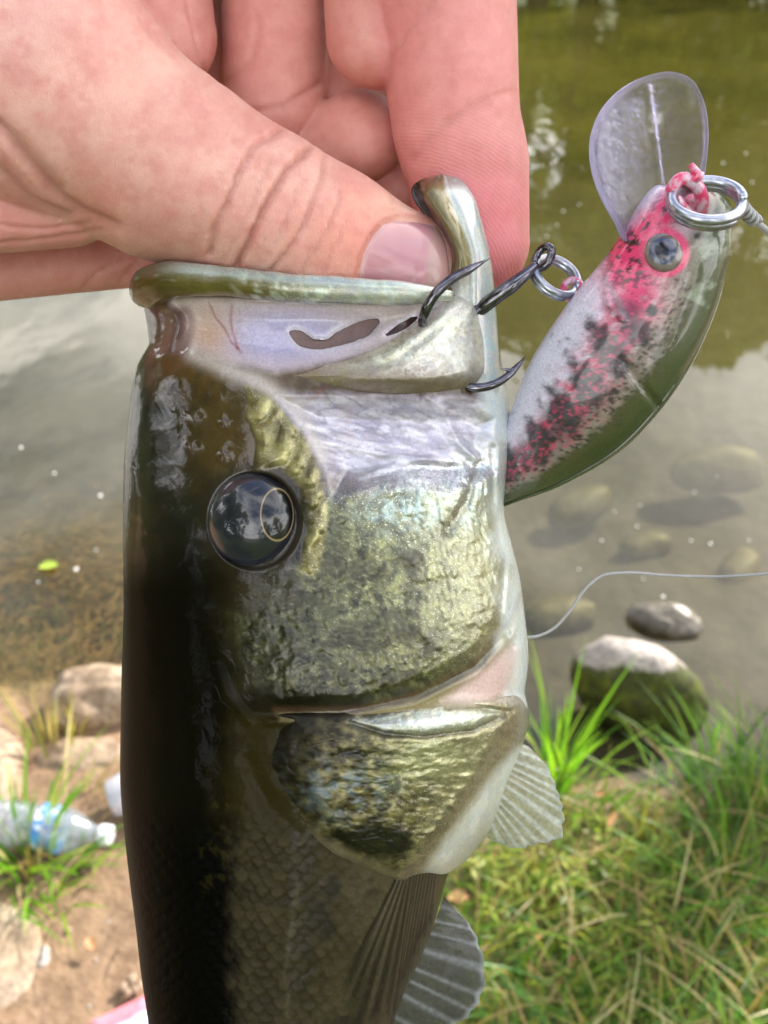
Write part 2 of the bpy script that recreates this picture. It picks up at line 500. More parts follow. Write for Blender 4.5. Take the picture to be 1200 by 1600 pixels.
for k, (X_, Y_, kd, s_) in enumerate([(-4.6, -1.8, 2, 0.9), (-5.0, 0.4, 1, 0.95), (-6.2, 2.2, 2, 1.0)]):  # unseen trees added to keep sky reflection off the dark back
    tree_thing(k, (X_, Y_, float(terrain(X_, Y_))), kd, ['', 'broad mid green tree on the near bank opposite the fish\'s back', 'tall dark tree on the near bank opposite the fish\'s back'][kd], 'unseen trees added beside the near bank', s_, k * 1.7)
tree_thing(0, (5.0, 3.3, float(terrain(5.0, 3.3))), 0, 'small yellow green tree shading the grass of the near bank', None, 0.56, 0.5)
tree_thing(0, (4.87, 4.83, 0.0), 3, 'added unseen high crowned tree blocking the sun from the hand and the bass', None, 1.0, 0.5)  # unseen tree added so no direct sun reaches hand and bass

# ------------------------------------------------------------------ stones
from mathutils import noise as mnoise
def ico(sub=4):
    import bmesh
    bm = bmesh.new(); bmesh.ops.create_icosphere(bm, subdivisions=sub, radius=1.0)
    v = np.array([q.co[:] for q in bm.verts]); f = [[q.index for q in p.verts] for p in bm.faces]
    bm.free(); return v, f
ICO5, ICO3 = ico(5), ico(3)
def stone_mat(name, a, b_, cc_, moss=None, wet=0.7):
    m = M(name)
    ob = m.coord(1.0)
    n1 = m.noise(ob, 14, 6, 0.65); n2 = m.noise(ob, 90, 4, 0.6)
    col = m.ramp(n1, [(0.3, a), (0.5, b_), (0.72, cc_)])
    col = m.mix(m.ramp(n2, [(0.35, 0.6), (0.6, 0.0)]), col, np.asarray(a) * 0.6)
    col = m.mix(m.ramp(m.noise(ob, 30, 6, 0.7, 1.0), [(0.55, 0.0), (0.66, 0.55)]), col, np.asarray(a) * 0.45)
    if moss:
        mk = m.attr('moss').outputs['Fac']
        edge = m.ramp(m.math('ADD', mk, m.math('MULTIPLY', m.math('SUBTRACT', n1, 0.5), 1.1)), [(0.45, 0.0), (0.55, 1.0)])
        mc = m.ramp(m.noise(ob, 40, 5, 0.7), [(0.3, c(26, 30, 6)), (0.55, c(66, 72, 14)), (0.75, c(104, 108, 24))])
        col = m.mix(edge, col, mc)
    return m.done(m.bsdf(Base_Color=col, Roughness=wet, Normal=m.bump(m.math('ADD', n1, m.math('MULTIPLY', n2, 0.3)), 0.006, 0.7)))
M_ST_G = stone_mat('pale_granite', c(128, 118, 112), c(178, 168, 160), c(206, 198, 188), True, 0.55)
M_ST_W = stone_mat('warm_limestone', c(122, 100, 80), c(172, 150, 126), c(202, 184, 162))
M_ST_D = stone_mat('wet_dark_stone', c(74, 70, 60), c(118, 110, 98), c(160, 152, 140), True, 0.4)
M_ST_S = stone_mat('algae_stone', c(66, 62, 40), c(96, 90, 60), c(120, 112, 78), True, 0.6)
def stone(name, px, py, wpx, hpx, lab, mat, seed, h=0.0, thick=0.6, rot=0.0, rough=0.18, moss=(0, 0), sub=ICO5, cat='rock', group=None, sink=0.3, taper=0.0, box=0.88, front=0.0):
    """a boulder whose visible bulk is about wpx x hpx pixels, resting at height h"""
    p, mp = G(px, py, h)
    a = wpx * mp / 2; dep = hpx * mp / 2
    v = sub[0].copy()
    r = np.random.default_rng(seed); off = r.random(3) * 50
    d = np.array([mnoise.noise(Vector(q * 1.1 + off)) + 0.45 * mnoise.noise(Vector(q * 2.6 + off)) + 0.16 * mnoise.noise(Vector(q * 7 + off)) for q in v])
    v = np.sign(v) * np.abs(v) ** box
    v = v * (1 + rough * d)[:, None]
    nz = v[:, 2].copy()
    zz = thick * a
    v = v * np.array([a, max(dep, 0.5 * a), zz])
    v[:, 2] -= taper * v[:, 0]
    cr_, sr = math.cos(rot), math.sin(rot)
    v = np.stack([v[:, 0] * cr_ - v[:, 1] * sr, v[:, 0] * sr + v[:, 1] * cr_, v[:, 2]], 1)
    base = np.array([p[0], p[1], h])
    v = v + base + np.array([0, 0, zz * (1 - 2 * sink)])
    mo = np.clip(sstep(moss[1], moss[0], v[:, 2] - h + front * (v[:, 1] - base[1])), 0, 1) if moss[1] else np.zeros(len(v))
    tg = T_(lab, cat, group)
    o = mesh(name, v - base, sub[1], mat, None, attrs={'moss': mo}, tag=tg)
    o.location = base
    return o
stone('boulder', 992, 1108, 222, 92, 'large pale boulder with dark green moss below, standing in shallow water', M_ST_G, 9, 0.0, 0.86, -0.12, 0.13, (0.05, 0.19), sink=0.30, taper=0.30, box=1.0, front=0.45)
stone('rock', 1036, 978, 112, 50, 'small wet grey rock breaking the surface behind the mossy boulder', M_ST_D, 8, -0.01, 0.55, -0.25, 0.13, sink=0.40)
for k, (px, py, a_, b_) in enumerate([(1120, 745, 150, 60), (1010, 860, 90, 40), (905, 800, 120, 50), (1150, 900, 110, 50), (60, 905, 70, 40)]):
    stone('rock', px, py, a_, b_, 'dark rounded stone lying under water on the pond bed', M_ST_S, 70 + k, -0.16, 0.5, 0.3 * k, 0.15, sub=ICO3, group='stones under water', sink=0.35)
stone('rock', 868, 968, 130, 70, 'rounded olive rock lying under water beside the mossy boulder', M_ST_S, 12, -0.09, 0.5, 0.2, 0.15, sink=0.5)
stone('rock', 168, 1112, 170, 110, 'sunlit warm beige rock at the water edge beside the grass stalks', M_ST_W, 15, 0.0, 0.72, 0.3, 0.2, sink=0.32)
stone('rock', 130, 1196, 130, 70, 'low beige rock half buried in mud just behind the plastic bottle', M_ST_W, 18, 0.02, 0.45, 0.1, 0.22, sink=0.4)
stone('rock', -8, 1240, 110, 190, 'tall sunlit grey beige rock beside the neck of green grass', M_ST_W, 22, 0.02, 0.95, 0.2, 0.18, sink=0.35)
stone('rock', -14, 1510, 165, 190, 'flat pale stone slab lying on the mud below the grass tuft', M_ST_W, 25, 0.06, 0.42, 0.5, 0.14, sink=0.35)
stone('pebble', 67, 1497, 24, 36, 'small blue grey pebble against the flat pale slab', M_ST_G, 31, 0.075, 0.7, 0.2, 0.12, sub=ICO3, cat='pebble', sink=0.3)
pr = np.random.default_rng(5)
for k, (px, py, w_) in enumerate([(193, 1543, 14), (207, 1531, 17), (200, 1552, 12), (212, 1547, 13), (219, 1541, 14)]):
    stone('pebble', px, py, w_, w_, 'tiny cream pebble in the heap beside the pink wrapper', M_ST_W, 40 + k, 0.08, 0.75, k, 0.15, sub=ICO3, cat='pebble', group='pebble heap by the wrapper', sink=0.2)
for k, (px, py, w_) in enumerate([(30, 1570, 17), (14, 1588, 14), (40, 1596, 13), (55, 1508, 8), (140, 1572, 6), (108, 1452, 10), (85, 1568, 5), (198, 1476, 6), (150, 1500, 6), (96, 1520, 5), (170, 1440, 5)]):
    stone('pebble', px, py, w_, w_, 'tiny loose pebble lying on the bare brown mud', M_ST_W if k % 2 else M_ST_G, 60 + k, 0.075, 0.6, k, 0.15, sub=ICO3, cat='pebble', group='pebbles scattered on the mud', sink=0.25)

# ------------------------------------------------------------------ grass and weeds
m = M('grass_blade')
gc_ = m.attr('col').outputs['Color']
d1 = m.bsdf(Base_Color=gc_, Roughness=0.42, Specular_IOR_Level=0.4)
t1 = m.n('BsdfTranslucent'); m.l(m.mix(1.0, gc_, (1.25, 1.35, 0.7), 'MULTIPLY'), t1.inputs[0])
x_ = m.n('MixShader'); x_.inputs[0].default_value = 0.45; m.l(d1.outputs[0], x_.inputs[1]); m.l(t1.outputs[0], x_.inputs[2])
M_GRASS = m.done(x_)
def blades(bx, by, bz, hgt, ang, bend, wid, cols, seg=5, twist=0.4):
    n = len(bx)
    t = np.linspace(0, 1, seg + 1)[None]
    out = (bend[:, None] * t ** 1.8) * hgt[:, None]
    zz = hgt[:, None] * (t - 0.35 * np.abs(bend)[:, None] * t ** 2.4)
    cx_ = bx[:, None] + np.cos(ang)[:, None] * out; cy_ = by[:, None] + np.sin(ang)[:, None] * out; cz_ = bz[:, None] + zz
    wa = ang + math.pi / 2 + twist * rng.normal(size=n)
    ww = wid[:, None] * (0.75 + 0.5 * t - 1.22 * t ** 2.2)
    ww = np.maximum(ww, wid[:, None] * 0.03)
    l_ = np.stack([cx_ - np.cos(wa)[:, None] * ww, cy_ - np.sin(wa)[:, None] * ww, cz_], -1)
    r_ = np.stack([cx_ + np.cos(wa)[:, None] * ww, cy_ + np.sin(wa)[:, None] * ww, cz_ + 0.15 * ww], -1)
    V = np.stack([l_, r_], 2).reshape(n, -1, 3)
    k = np.arange(seg)[None, :] * 2
    base = (np.arange(n) * 2 * (seg + 1))[:, None]
    F = np.stack([base + k, base + k + 1, base + k + 3, base + k + 2], -1).reshape(-1, 4)
    C = np.repeat(cols[:, None], 2 * (seg + 1), 1)
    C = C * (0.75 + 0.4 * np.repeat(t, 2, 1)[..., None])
    return V.reshape(-1, 3), F, C.reshape(-1, 3)
GREEN = np.array([c(84, 128, 36), c(108, 154, 46), c(64, 106, 36), c(134, 166, 60), c(92, 140, 64)])
YEL = np.array([c(150, 160, 60), c(172, 168, 72), c(128, 150, 48), c(190, 176, 96)])
DRY = np.array([c(196, 172, 122), c(170, 142, 98), c(214, 196, 150)])
def pick(arr, n): return arr[rng.integers(0, len(arr), n)] * (0.8 + 0.4 * rng.random(n))[:, None]
def in_px(poly, n, h=0.05):
    """n random ground points whose pixels fall in a polygon"""
    pts = []
    poly = np.array(poly, float)
    lo, hi = poly.min(0), poly.max(0)
    while len(pts) < n:
        q = lo + (hi - lo) * rng.random((n * 2, 2))
        q = q[sdpoly(q[:, 0], q[:, 1], poly) > 0]
        pts += [G(a, b_, h)[0][:2] for a, b_ in q]
    return np.array(pts[:n])
def grass_obj(name, xy, hgt, wid, cols, bend, kind=None, tag=None, ang=None):
    n = len(xy)
    a = rng.random(n) * 6.283 if ang is None else ang
    bz = terrain(xy[:, 0], xy[:, 1]) - 0.004
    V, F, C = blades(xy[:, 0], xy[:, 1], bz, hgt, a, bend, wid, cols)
    tg = dict(tag or {})
    if kind: tg['kind'] = kind
    return mesh(name, V, F, M_GRASS, None, attrs={'col': C}, tag=tg)
# short turf of the right bank
n = 3600
xy = in_px([(700, 1260), (820, 1220), (900, 1230), (1000, 1240), (1100, 1230), (1330, 1200), (1400, 1800), (600, 1800), (640, 1400)], n)
cols = np.where((rng.random(n) < 0.22)[:, None], pick(YEL, n), pick(GREEN, n)); cols = np.where((rng.random(n) < 0.08)[:, None], pick(DRY, n), cols)
grass_obj('grass', xy, 0.025 + 0.05 * rng.random(n), 0.0011 + 0.0012 * rng.random(n), cols, 0.3 + 0.9 * rng.random(n), 'stuff', T_('short mixed green grass covering the right bank', 'grass'))
# long loose blades, some dead
n = 420
xy = in_px([(690, 1330), (820, 1240), (1000, 1260), (1250, 1230), (1300, 1750), (640, 1750)], n)
cols = np.where((rng.random(n) < 0.3)[:, None], pick(DRY, n), pick(np.vstack([GREEN, YEL]), n))
grass_obj('grass', xy, 0.06 + 0.09 * rng.random(n), 0.0014 + 0.0014 * rng.random(n), cols, 0.5 + 0.8 * rng.random(n), 'stuff', T_('long loose blades of green and dead grass on the right bank', 'grass'))
# fine pale under-grass
n = 9000
xy = in_px([(680, 1380), (900, 1330), (1200, 1330), (1400, 1330), (1400, 1850), (560, 1850)], n)
cols = np.where((rng.random(n) < 0.4)[:, None], pick(DRY, n) * 0.6, pick(GREEN, n) * 0.8)
grass_obj('grass', xy, 0.015 + 0.03 * rng.random(n), 0.0004 + 0.0004 * rng.random(n), cols, 0.4 + 1.0 * rng.random(n), 'stuff', T_('fine matted straw and grass stems between the weeds', 'grass'))
def tuft(px, py, n, hmin, hmax, wid, lab, spread, pal, lean=None, bend=(0.2, 0.9), group=None, h=0.02, dry=0.1):
    p, mp = G(px, py, h)
    xy = p[:2] + rng.normal(size=(n, 2)) * spread
    a = np.arctan2(xy[:, 1] - p[1], xy[:, 0] - p[0]) + 0.5 * rng.normal(size=n)
    if lean is not None: a = lean + 0.7 * rng.normal(size=n)
    cols = np.where((rng.random(n) < dry)[:, None], pick(DRY, n), pick(pal, n))
    return grass_obj('grass_tuft', xy, hmin + (hmax - hmin) * rng.random(n), wid * (0.7 + 0.6 * rng.random(n)), cols, bend[0] + (bend[1] - bend[0]) * rng.random(n), None, T_(lab, 'grass', group), a)
BRI = np.array([c(110, 168, 40), c(132, 184, 52), c(90, 146, 40), c(150, 186, 60)])
tuft(868, 1232, 44, 0.15, 0.29, 0.0036, 'bright green grass tuft with broad upright blades beside the pectoral fin', 0.022, BRI, None, (0.05, 0.5), dry=0.03)
tuft(905, 1262, 40, 0.05, 0.10, 0.0024, 'low green grass tuft at the foot of the bright upright tuft', 0.03, BRI, None, (0.3, 0.9))
tuft(1120, 1262, 60, 0.11, 0.22, 0.0028, 'dark green grass tuft leaning over the water in front of the boulder', 0.05, GREEN, 2.6, (0.3, 0.9), dry=0.03)
tuft(1205, 1250, 60, 0.10, 0.22, 0.0028, 'tall green grass tuft at the water edge with blades crossing each other', 0.05, GREEN, 2.0, (0.2, 0.8), dry=0.03)
tuft(1010, 1330, 40, 0.05, 0.09, 0.0022, 'small yellowish grass tuft on the bank below the dark waterline', 0.014, YEL)
tuft(1120, 1420, 70, 0.06, 0.12, 0.0022, 'thick dark green grass tuft in the shade of the right bank', 0.05, GREEN, None, (0.5, 1.1), dry=0.04)
tuft(1080, 1540, 60, 0.05, 0.09, 0.0016, 'olive grass tuft beside the fallen twigs on the bank', 0.05, GREEN, None, (0.5, 1.1))
tuft(50, 1360, 70, 0.07, 0.20, 0.0032, 'green and yellow grass tuft growing over the plastic bottle', 0.032, BRI, None, (0.15, 0.9), h=0.05, dry=0.15)
tuft(75, 1392, 36, 0.05, 0.10, 0.0028, 'low spreading grass tuft in front of the plastic bottle', 0.03, BRI, 0.0, (0.7, 1.2), h=0.055, dry=0.2)
tuft(85, 1190, 14, 0.09, 0.17, 0.0024, 'few tall yellowing grass stalks between the shore rocks', 0.02, YEL, None, (0.05, 0.4), h=0.01, dry=0.5)
tuft(112, 1180, 16, 0.05, 0.12, 0.0024, 'short green and straw stalks against the warm beige rock', 0.015, YEL, 0.4, (0.1, 0.6), h=0.01, dry=0.4)
tuft(150, 1260, 14, 0.05, 0.09, 0.0024, 'bent straw coloured grass blades lying above the bottle', 0.02, DRY, 0.3, (0.6, 1.2), h=0.03, dry=0.6)
tuft(1112, 1178, 6, 0.08, 0.13, 0.0016, 'thin lone grass stems standing in the water beside the boulder', 0.004, GREEN, None, (0.0, 0.2), h=0.0)
# leafy weeds of the middle bank: stems with paired leaflets
def weed(px, py, n, lab, pal, group, hh=0.075, sprd=0.03, leafl=0.017):
    p, mp = G(px, py, 0.05)
    e = empty('leafy_weed', (p[0], p[1], float(terrain(p[0], p[1]))), lab, 'weed', group)
    stems, LV, LC = [], [], []
    for k in range(n):
        b0 = np.array([p[0], p[1], 0]) + np.append(rng.normal(size=2) * sprd, 0); b0[2] = terrain(b0[0], b0[1])
        a = rng.random() * 6.283; hgt = hh * (0.5 + 0.8 * rng.random())
        tip = b0 + np.array([math.cos(a) * hgt * 0.8, math.sin(a) * hgt * 0.8, hgt])
        cv = curve_pts([b0, (b0 + tip) / 2 + [0, 0, hgt * 0.2], tip], 12)
        stems.append(tube(cv, np.linspace(0.0011, 0.0005, 12), 5))
        colr_ = pick(pal, 1)[0]
        for q in range(2, 12, 2):
            for sd in (-1, 1):
                tdir = cv[min(q + 1, 11)] - cv[q - 1]; tdir /= np.linalg.norm(tdir) + 1e-9
                sdv = np.cross(tdir, [0, 0, 1]) * sd; sdv /= np.linalg.norm(sdv) + 1e-9
                ld = sdv * 0.8 + tdir * 0.5 + rng.normal(size=3) * 0.25; ld /= np.linalg.norm(ld)
                L_ = leafl * (0.6 + 0.7 * rng.random()); wv = np.cross(ld, rng.normal(size=3) * 0.4 + [0, 0, 1]); wv /= np.linalg.norm(wv) + 1e-9
                LV.append([cv[q], cv[q] + ld * L_ * 0.5 + wv * L_ * 0.13, cv[q] + ld * L_ + [0, 0, -0.1 * L_], cv[q] + ld * L_ * 0.5 - wv * L_ * 0.13])
                LC.append([colr_ * (0.8 + 0.4 * rng.random())] * 4)
    sv_, sf_ = join(stems)
    mesh('stem', sv_, sf_, M_GRASS, e, attrs={'col': np.tile(c(150, 134, 60), (len(sv_), 1))}, tag={'kind': 'stuff'})
    LV = np.array(LV); mesh('foliage', LV.reshape(-1, 3), np.arange(4 * len(LV)).reshape(-1, 4), M_GRASS, e, smooth=False, attrs={'col': np.array(LC).reshape(-1, 3)}, tag={'kind': 'stuff'})
WE = np.array([c(136, 158, 58), c(160, 172, 76), c(112, 140, 60), c(176, 178, 84)])
for k, (px, py) in enumerate([(760, 1370), (830, 1360), (900, 1330), (960, 1370), (860, 1430), (930, 1450), (1000, 1440), (900, 1520), (980, 1540), (800, 1440)]):
    weed(px, py, 7, 'yellow green vetch-like weed sprawling on the right bank', WE, 'weeds on the right bank')

# ------------------------------------------------------------------ litter
m = M('clear_plastic')
g1 = m.n('BsdfGlossy'); g1.inputs['Roughness'].default_value = 0.08
tp = m.n('BsdfTransparent'); tp.inputs['Color'].default_value = (0.86, 0.9, 0.93, 1)
df = m.n('BsdfDiffuse'); df.inputs['Color'].default_value = tuple(c(214, 224, 236)) + (1,)
nbp = m.bump(m.noise(m.coord(1.0), 60, 3), 0.004, 0.6); m.l(nbp, g1.inputs['Normal'])
q1 = m.n('MixShader'); q1.inputs[0].default_value = 0.28; m.l(tp.outputs[0], q1.inputs[1]); m.l(df.outputs[0], q1.inputs[2])
lw = m.n('LayerWeight'); lw.inputs['Blend'].default_value = 0.45; m.l(nbp, lw.inputs['Normal'])
q2 = m.n('MixShader'); m.l(m.math('ADD', m.math('MULTIPLY', lw.outputs['Facing'], 0.5), 0.08), q2.inputs[0]); m.l(q1.outputs[0], q2.inputs[1]); m.l(g1.outputs[0], q2.inputs[2])
M_PET = m.done(q2)
m = M('white_cap_plastic'); M_CAP = m.done(m.bsdf(Base_Color=m.ramp(m.noise(m.coord(1.0), 80, 3), [(0.3, c(216, 220, 232)), (0.7, c(236, 238, 244))]), Roughness=0.4))
m = M('bottle_label')
lb = m.ramp(m.noise(m.coord(1.0), 38, 2, 0.4), [(0.4, c(206, 226, 242)), (0.5, c(96, 170, 226)), (0.62, c(60, 130, 206)), (0.7, c(226, 236, 246))])
M_LAB = m.done(m.bsdf(Base_Color=lb, Roughness=0.35))
p1, mp1 = G(172, 1312, 0.09)
p0, _ = G(20, 1292, 0.09)
ax0 = np.array([p0[0] - p1[0], p0[1] - p1[1], 0.0]); ax0 /= np.linalg.norm(ax0)
bottle = empty('plastic_bottle', (p1[0], p1[1], float(terrain(p1[0], p1[1]))), 'clear plastic bottle with white cap and blue label lying on the mud', 'bottle')
zax = float(terrain(p1[0] + ax0[0] * 0.1, p1[1] + ax0[1] * 0.1)) + 0.034
e1 = np.array([-ax0[1], ax0[0], 0]); e2_ = np.array([0, 0, 1.0])
def lathe(prof, seg=40, wob=0.0):
    prof = np.array(prof, float)
    th_ = np.linspace(0, 2 * math.pi, seg, endpoint=False)
    o_ = np.array([p1[0], p1[1], zax])
    rad = prof[:, 1:2] * (1 + wob * np.sin(3 * th_[None] + prof[:, 0:1] * 60))
    V = o_ + prof[:, 0][:, None, None] * ax0 + rad[..., None] * (np.cos(th_)[None, :, None] * e1 + np.sin(th_)[None, :, None] * e2_)
    return V.reshape(-1, 3), gridfaces(len(prof), seg, True).tolist()
sh_ = curve_pts([(0.012, 0.0125), (0.022, 0.0125), (0.032, 0.017), (0.05, 0.027), (0.068, 0.032), (0.09, 0.0325), (0.093, 0.031), (0.10, 0.031), (0.135, 0.031), (0.14, 0.0325), (0.146, 0.0305), (0.152, 0.0325), (0.158, 0.0305), (0.164, 0.0325), (0.17, 0.0305), (0.176, 0.0325), (0.19, 0.032), (0.2, 0.027), (0.202, 0.012), (0.196, 0.001)], 110)
mesh('bottle_body', *lathe(sh_, 48, 0.03), M_PET, bottle)
mesh('label', *lathe([(0.072, 0.0329), (0.08, 0.0331), (0.092, 0.0332), (0.10, 0.0331)], 48, 0.03), M_LAB, bottle)
v, f = lathe([(-0.004, 0.0005), (-0.004, 0.012), (-0.003, 0.0142), (0.0, 0.0148), (0.010, 0.0148), (0.013, 0.0142), (0.013, 0.012)], 40)
mesh('cap', v, f, M_CAP, bottle)
# neighbour cup by the fish's back
m = M('frosted_plastic'); M_FR = m.done(m.bsdf(Base_Color=m.ramp(m.noise(m.coord(1.0), 60, 3), [(0.3, c(196, 194, 206)), (0.7, c(226, 224, 232))]), Roughness=0.3, Transmission_Weight=0.2))
pc, mpc = G(205, 1262, 0.07)
th_ = np.linspace(0, 2 * math.pi, 40, endpoint=False)
prof = np.array([(0.0, 0.001), (0.0, 0.026), (0.004, 0.029), (0.03, 0.032), (0.075, 0.037), (0.08, 0.039), (0.079, 0.036), (0.03, 0.030), (0.006, 0.026), (0.004, 0.001)])
a_ = np.array([math.cos(0.4), math.sin(0.4), 0.12]); b1 = np.array([-math.sin(0.4), math.cos(0.4), 0]); b2_ = np.cross(a_, b1)
V = np.array([pc[0] - 0.028, pc[1], float(terrain(pc[0], pc[1])) + 0.036]) + prof[:, 0][:, None, None] * a_ + prof[:, 1][:, None, None] * (np.cos(th_)[None, :, None] * b1 + np.sin(th_)[None, :, None] * b2_)
mesh('plastic_cup', V.reshape(-1, 3), gridfaces(len(prof), 40, True).tolist(), M_FR, None, tag=T_('frosted white plastic cup on its side half hidden by the bass', 'cup'))
# crumpled wrapper
m = M('printed_wrapper')
at = m.attr('pxy').outputs['Vector']; sx = m.n('SeparateXYZ'); m.l(at, sx.inputs[0])
base = m.ramp(sx.outputs[1], [(0.0, c(214, 232, 232)), (0.55, c(220, 226, 240)), (0.66, c(226, 120, 140)), (0.9, c(230, 134, 150))])
pr_ = m.ramp(m.noise(m.coord((9, 14, 1), attr='pxy'), 1.0, 2), [(0.5, 0.0), (0.56, 1.0)])
blk = m.math('MULTIPLY', pr_, m.ramp(sx.outputs[1], [(0.1, 0.0), (0.2, 1.0), (0.5, 1.0), (0.56, 0.0)]))
base = m.mix(blk, base, c(120, 126, 196))
base = m.mix(m.ramp(sx.outputs[0], [(0.72, 0.0), (0.75, 1.0)]), base, c(176, 220, 208))
M_WR = m.done(m.bsdf(Base_Color=base, Roughness=0.3, Coat_Weight=0.4))
q0, q1_, q2_ = G(140, 1590, 0.09)[0], G(228, 1546, 0.09)[0], G(160, 1660, 0.09)[0]
u_, v_ = np.meshgrid(np.linspace(0, 1, 40), np.linspace(0, 1, 40))
Xp = q0[0] + (q1_[0] - q0[0]) * 1.5 * u_ + (q2_[0] - q0[0]) * (1 - v_) * 1.2; Yp = q0[1] + (q1_[1] - q0[1]) * 1.5 * u_ + (q2_[1] - q0[1]) * (1 - v_) * 1.2
pillow = (np.clip(u_ * (1 - u_) * v_ * (1 - v_) * 16, 0, 1) ** 0.5)
Zp = terrain(Xp, Yp) + 0.006 + 0.012 * pillow + 0.008 * (fbm(Xp, Yp, 0.02, 5) - 0.5) * pillow
Vw = np.concatenate([np.stack([Xp, Yp, Zp], -1), np.stack([Xp, Yp, Zp - 0.006 - 0.008 * pillow], -1)], 0).reshape(-1, 3)
fw = gridfaces(40, 40); fw2 = fw[:, ::-1] + 1600
pw = np.stack([u_, v_, u_ * 0], -1).reshape(-1, 3)
mesh('snack_wrapper', Vw, np.vstack([fw, fw2]), M_WR, None, attrs={'pxy': np.vstack([pw, pw])}, tag=T_('crumpled pink white and mint plastic wrapper lying on the mud', 'wrapper'))

# twigs, dry leaves, floating bits
m = M('dry_twig'); M_TW = m.done(m.bsdf(Base_Color=m.ramp(m.noise(m.coord(1.0), 120, 4), [(0.3, c(104, 80, 60)), (0.7, c(176, 148, 118))]), Roughness=0.8))
def twig(pts, r0, lab, hz=0.012, group='twigs lying on the bank'):
    P3 = []
    for px, py in pts:
        p, _ = G(px, py, 0.05); P3.append([p[0], p[1], float(terrain(p[0], p[1])) + hz])
    cv = curve_pts(P3, 16) + rng.normal(size=(16, 3)) * 0.0008
    v, f = tube(cv, np.linspace(r0, r0 * 0.45, 16), 6)
    mesh('twig', v, f, M_TW, None, tag=T_(lab, 'twig', group))
twig([(700, 1530), (760, 1498), (825, 1465)], 0.0028, 'pale broken twig poking out from behind the pelvic fin', 0.02)
twig([(1090, 1520), (1140, 1538), (1190, 1548)], 0.0022, 'thin brown twig lying across the shaded grass')
twig([(1010, 1500), (1050, 1488), (1075, 1478)], 0.0018, 'short grey twig lying on bare soil among the grass')
twig([(1175, 1440), (1190, 1500), (1196, 1580)], 0.0022, 'long grey stem lying toward the right edge of the grass')
twig([(860, 1530), (900, 1560), (960, 1585)], 0.0022, 'brown stem arching low through the yellow weeds')
twig([(120, 1365), (150, 1385), (182, 1390)], 0.0016, 'dark thin twig on the mud under the bottle')
twig([(205, 1480), (190, 1510), (180, 1545)], 0.0018, 'dark root on the mud leading to the pebble heap')
twig([(940, 1225), (975, 1215), (1010, 1200)], 0.0025, 'grey stick at the waterline behind the grass', 0.01)
m = M('dry_leaf'); M_DL = m.done(m.bsdf(Base_Color=m.ramp(m.noise(m.coord(1.0), 90, 3), [(0.3, c(150, 96, 60)), (0.7, c(206, 160, 116))]), Roughness=0.7))
m = M('green_leaf'); M_GL = m.done(m.bsdf(Base_Color=m.ramp(m.noise(m.coord(1.0), 90, 3), [(0.3, c(140, 170, 50)), (0.7, c(176, 196, 80))]), Roughness=0.5))
def leaf(px, py, lpx, ang, mat, lab, h=None, hz=0.01, group=None, wide=0.32):
    p, mp = G(px, py, 0.05 if h is None else h)
    z0 = float(terrain(p[0], p[1])) + hz if h is None else h
    L_ = lpx * mp
    t = np.linspace(0, 1, 12); w_ = np.sin(t * math.pi) ** 0.8 * wide * L_
    d = np.array([math.cos(ang), math.sin(ang)]); nn_ = np.array([-d[1], d[0]])
    rows = []
    for s_ in (-1, -0.5, 0, 0.5, 1):
        xy_ = p[:2] + np.outer(t - 0.5, d) * L_ + np.outer(w_ * s_, nn_)
        rows.append(np.column_stack([xy_, z0 + 0.12 * L_ * (s_ ** 2) * np.sin(t * math.pi) + 0.05 * L_ * t]))
    mesh('leaf', np.array(rows).reshape(-1, 3), gridfaces(5, 12), mat, None, tag=T_(lab, 'leaf', group))
leaf(76, 885, 30, 0.15, M_GL, 'small bright green leaf floating on the algae', 0.004)
leaf(1033, 507, 14, 0.5, M_GL, 'tiny yellow leaf floating beside the lure', 0.003)
leaf(955, 1290, 34, 0.9, M_DL, 'pale dry curled leaf in the grass below the bright tuft', hz=0.03, wide=0.2)
leaf(936, 1250, 24, 0.2, M_DL, 'cream husk at the tip of the waterline grass', hz=0.04, wide=0.2)
for k, (px, py, s_) in enumerate([(714, 1420, 34), (890, 1518, 20), (152, 1498, 24), (840, 1475, 22), (822, 1462, 18)]):
    leaf(px, py, s_, k * 1.1, M_DL, 'brown dry leaf lying among the grass or on the mud', hz=0.02, group='dry leaves on the bank')
# foam specks on the water
m = M('foam'); M_FO = m.done(m.bsdf(Base_Color=m.ramp(m.noise(m.coord(1.0), 300, 2), [(0.3, c(226, 228, 226)), (0.7, c(244, 244, 240))]), Roughness=0.3))
SP = [(119, 890, 11), (157, 775, 10), (33, 700, 8), (85, 740, 7), (1036, 933, 9), (1110, 850, 7), (1080, 845, 6), (1170, 845, 6), (995, 823, 6), (940, 845, 5), (905, 890, 6), (1005, 905, 5), (150, 860, 5), (60, 910, 5), (1150, 300, 7), (1175, 285, 6), (1130, 255, 6), (880, 330, 6), (905, 320, 5), (855, 370, 6), (1190, 400, 6), (1165, 240, 5), (870, 352, 5), (1140, 395, 5), (1085, 770, 5), (1000, 790, 5), (960, 800, 4), (1120, 745, 4)]
v0, f0 = ICO3
for (px, py, w_) in SP:
    p, mp = G(px, py, 0.0)
    r_ = w_ * mp / 2 * 0.55
    me_ = v0 * np.array([r_, r_ * 1.3, min(r_ * 0.7, 0.006)]) * (1 + 0.2 * np.sin(v0[:, [0]] * 5 + px))
    o = mesh('foam_speck', me_, f0, M_FO, None, tag=T_('tiny white speck of foam floating on the pond', 'foam', 'foam specks floating on the pond'))
    o.location = (p[0], p[1], 0.001)
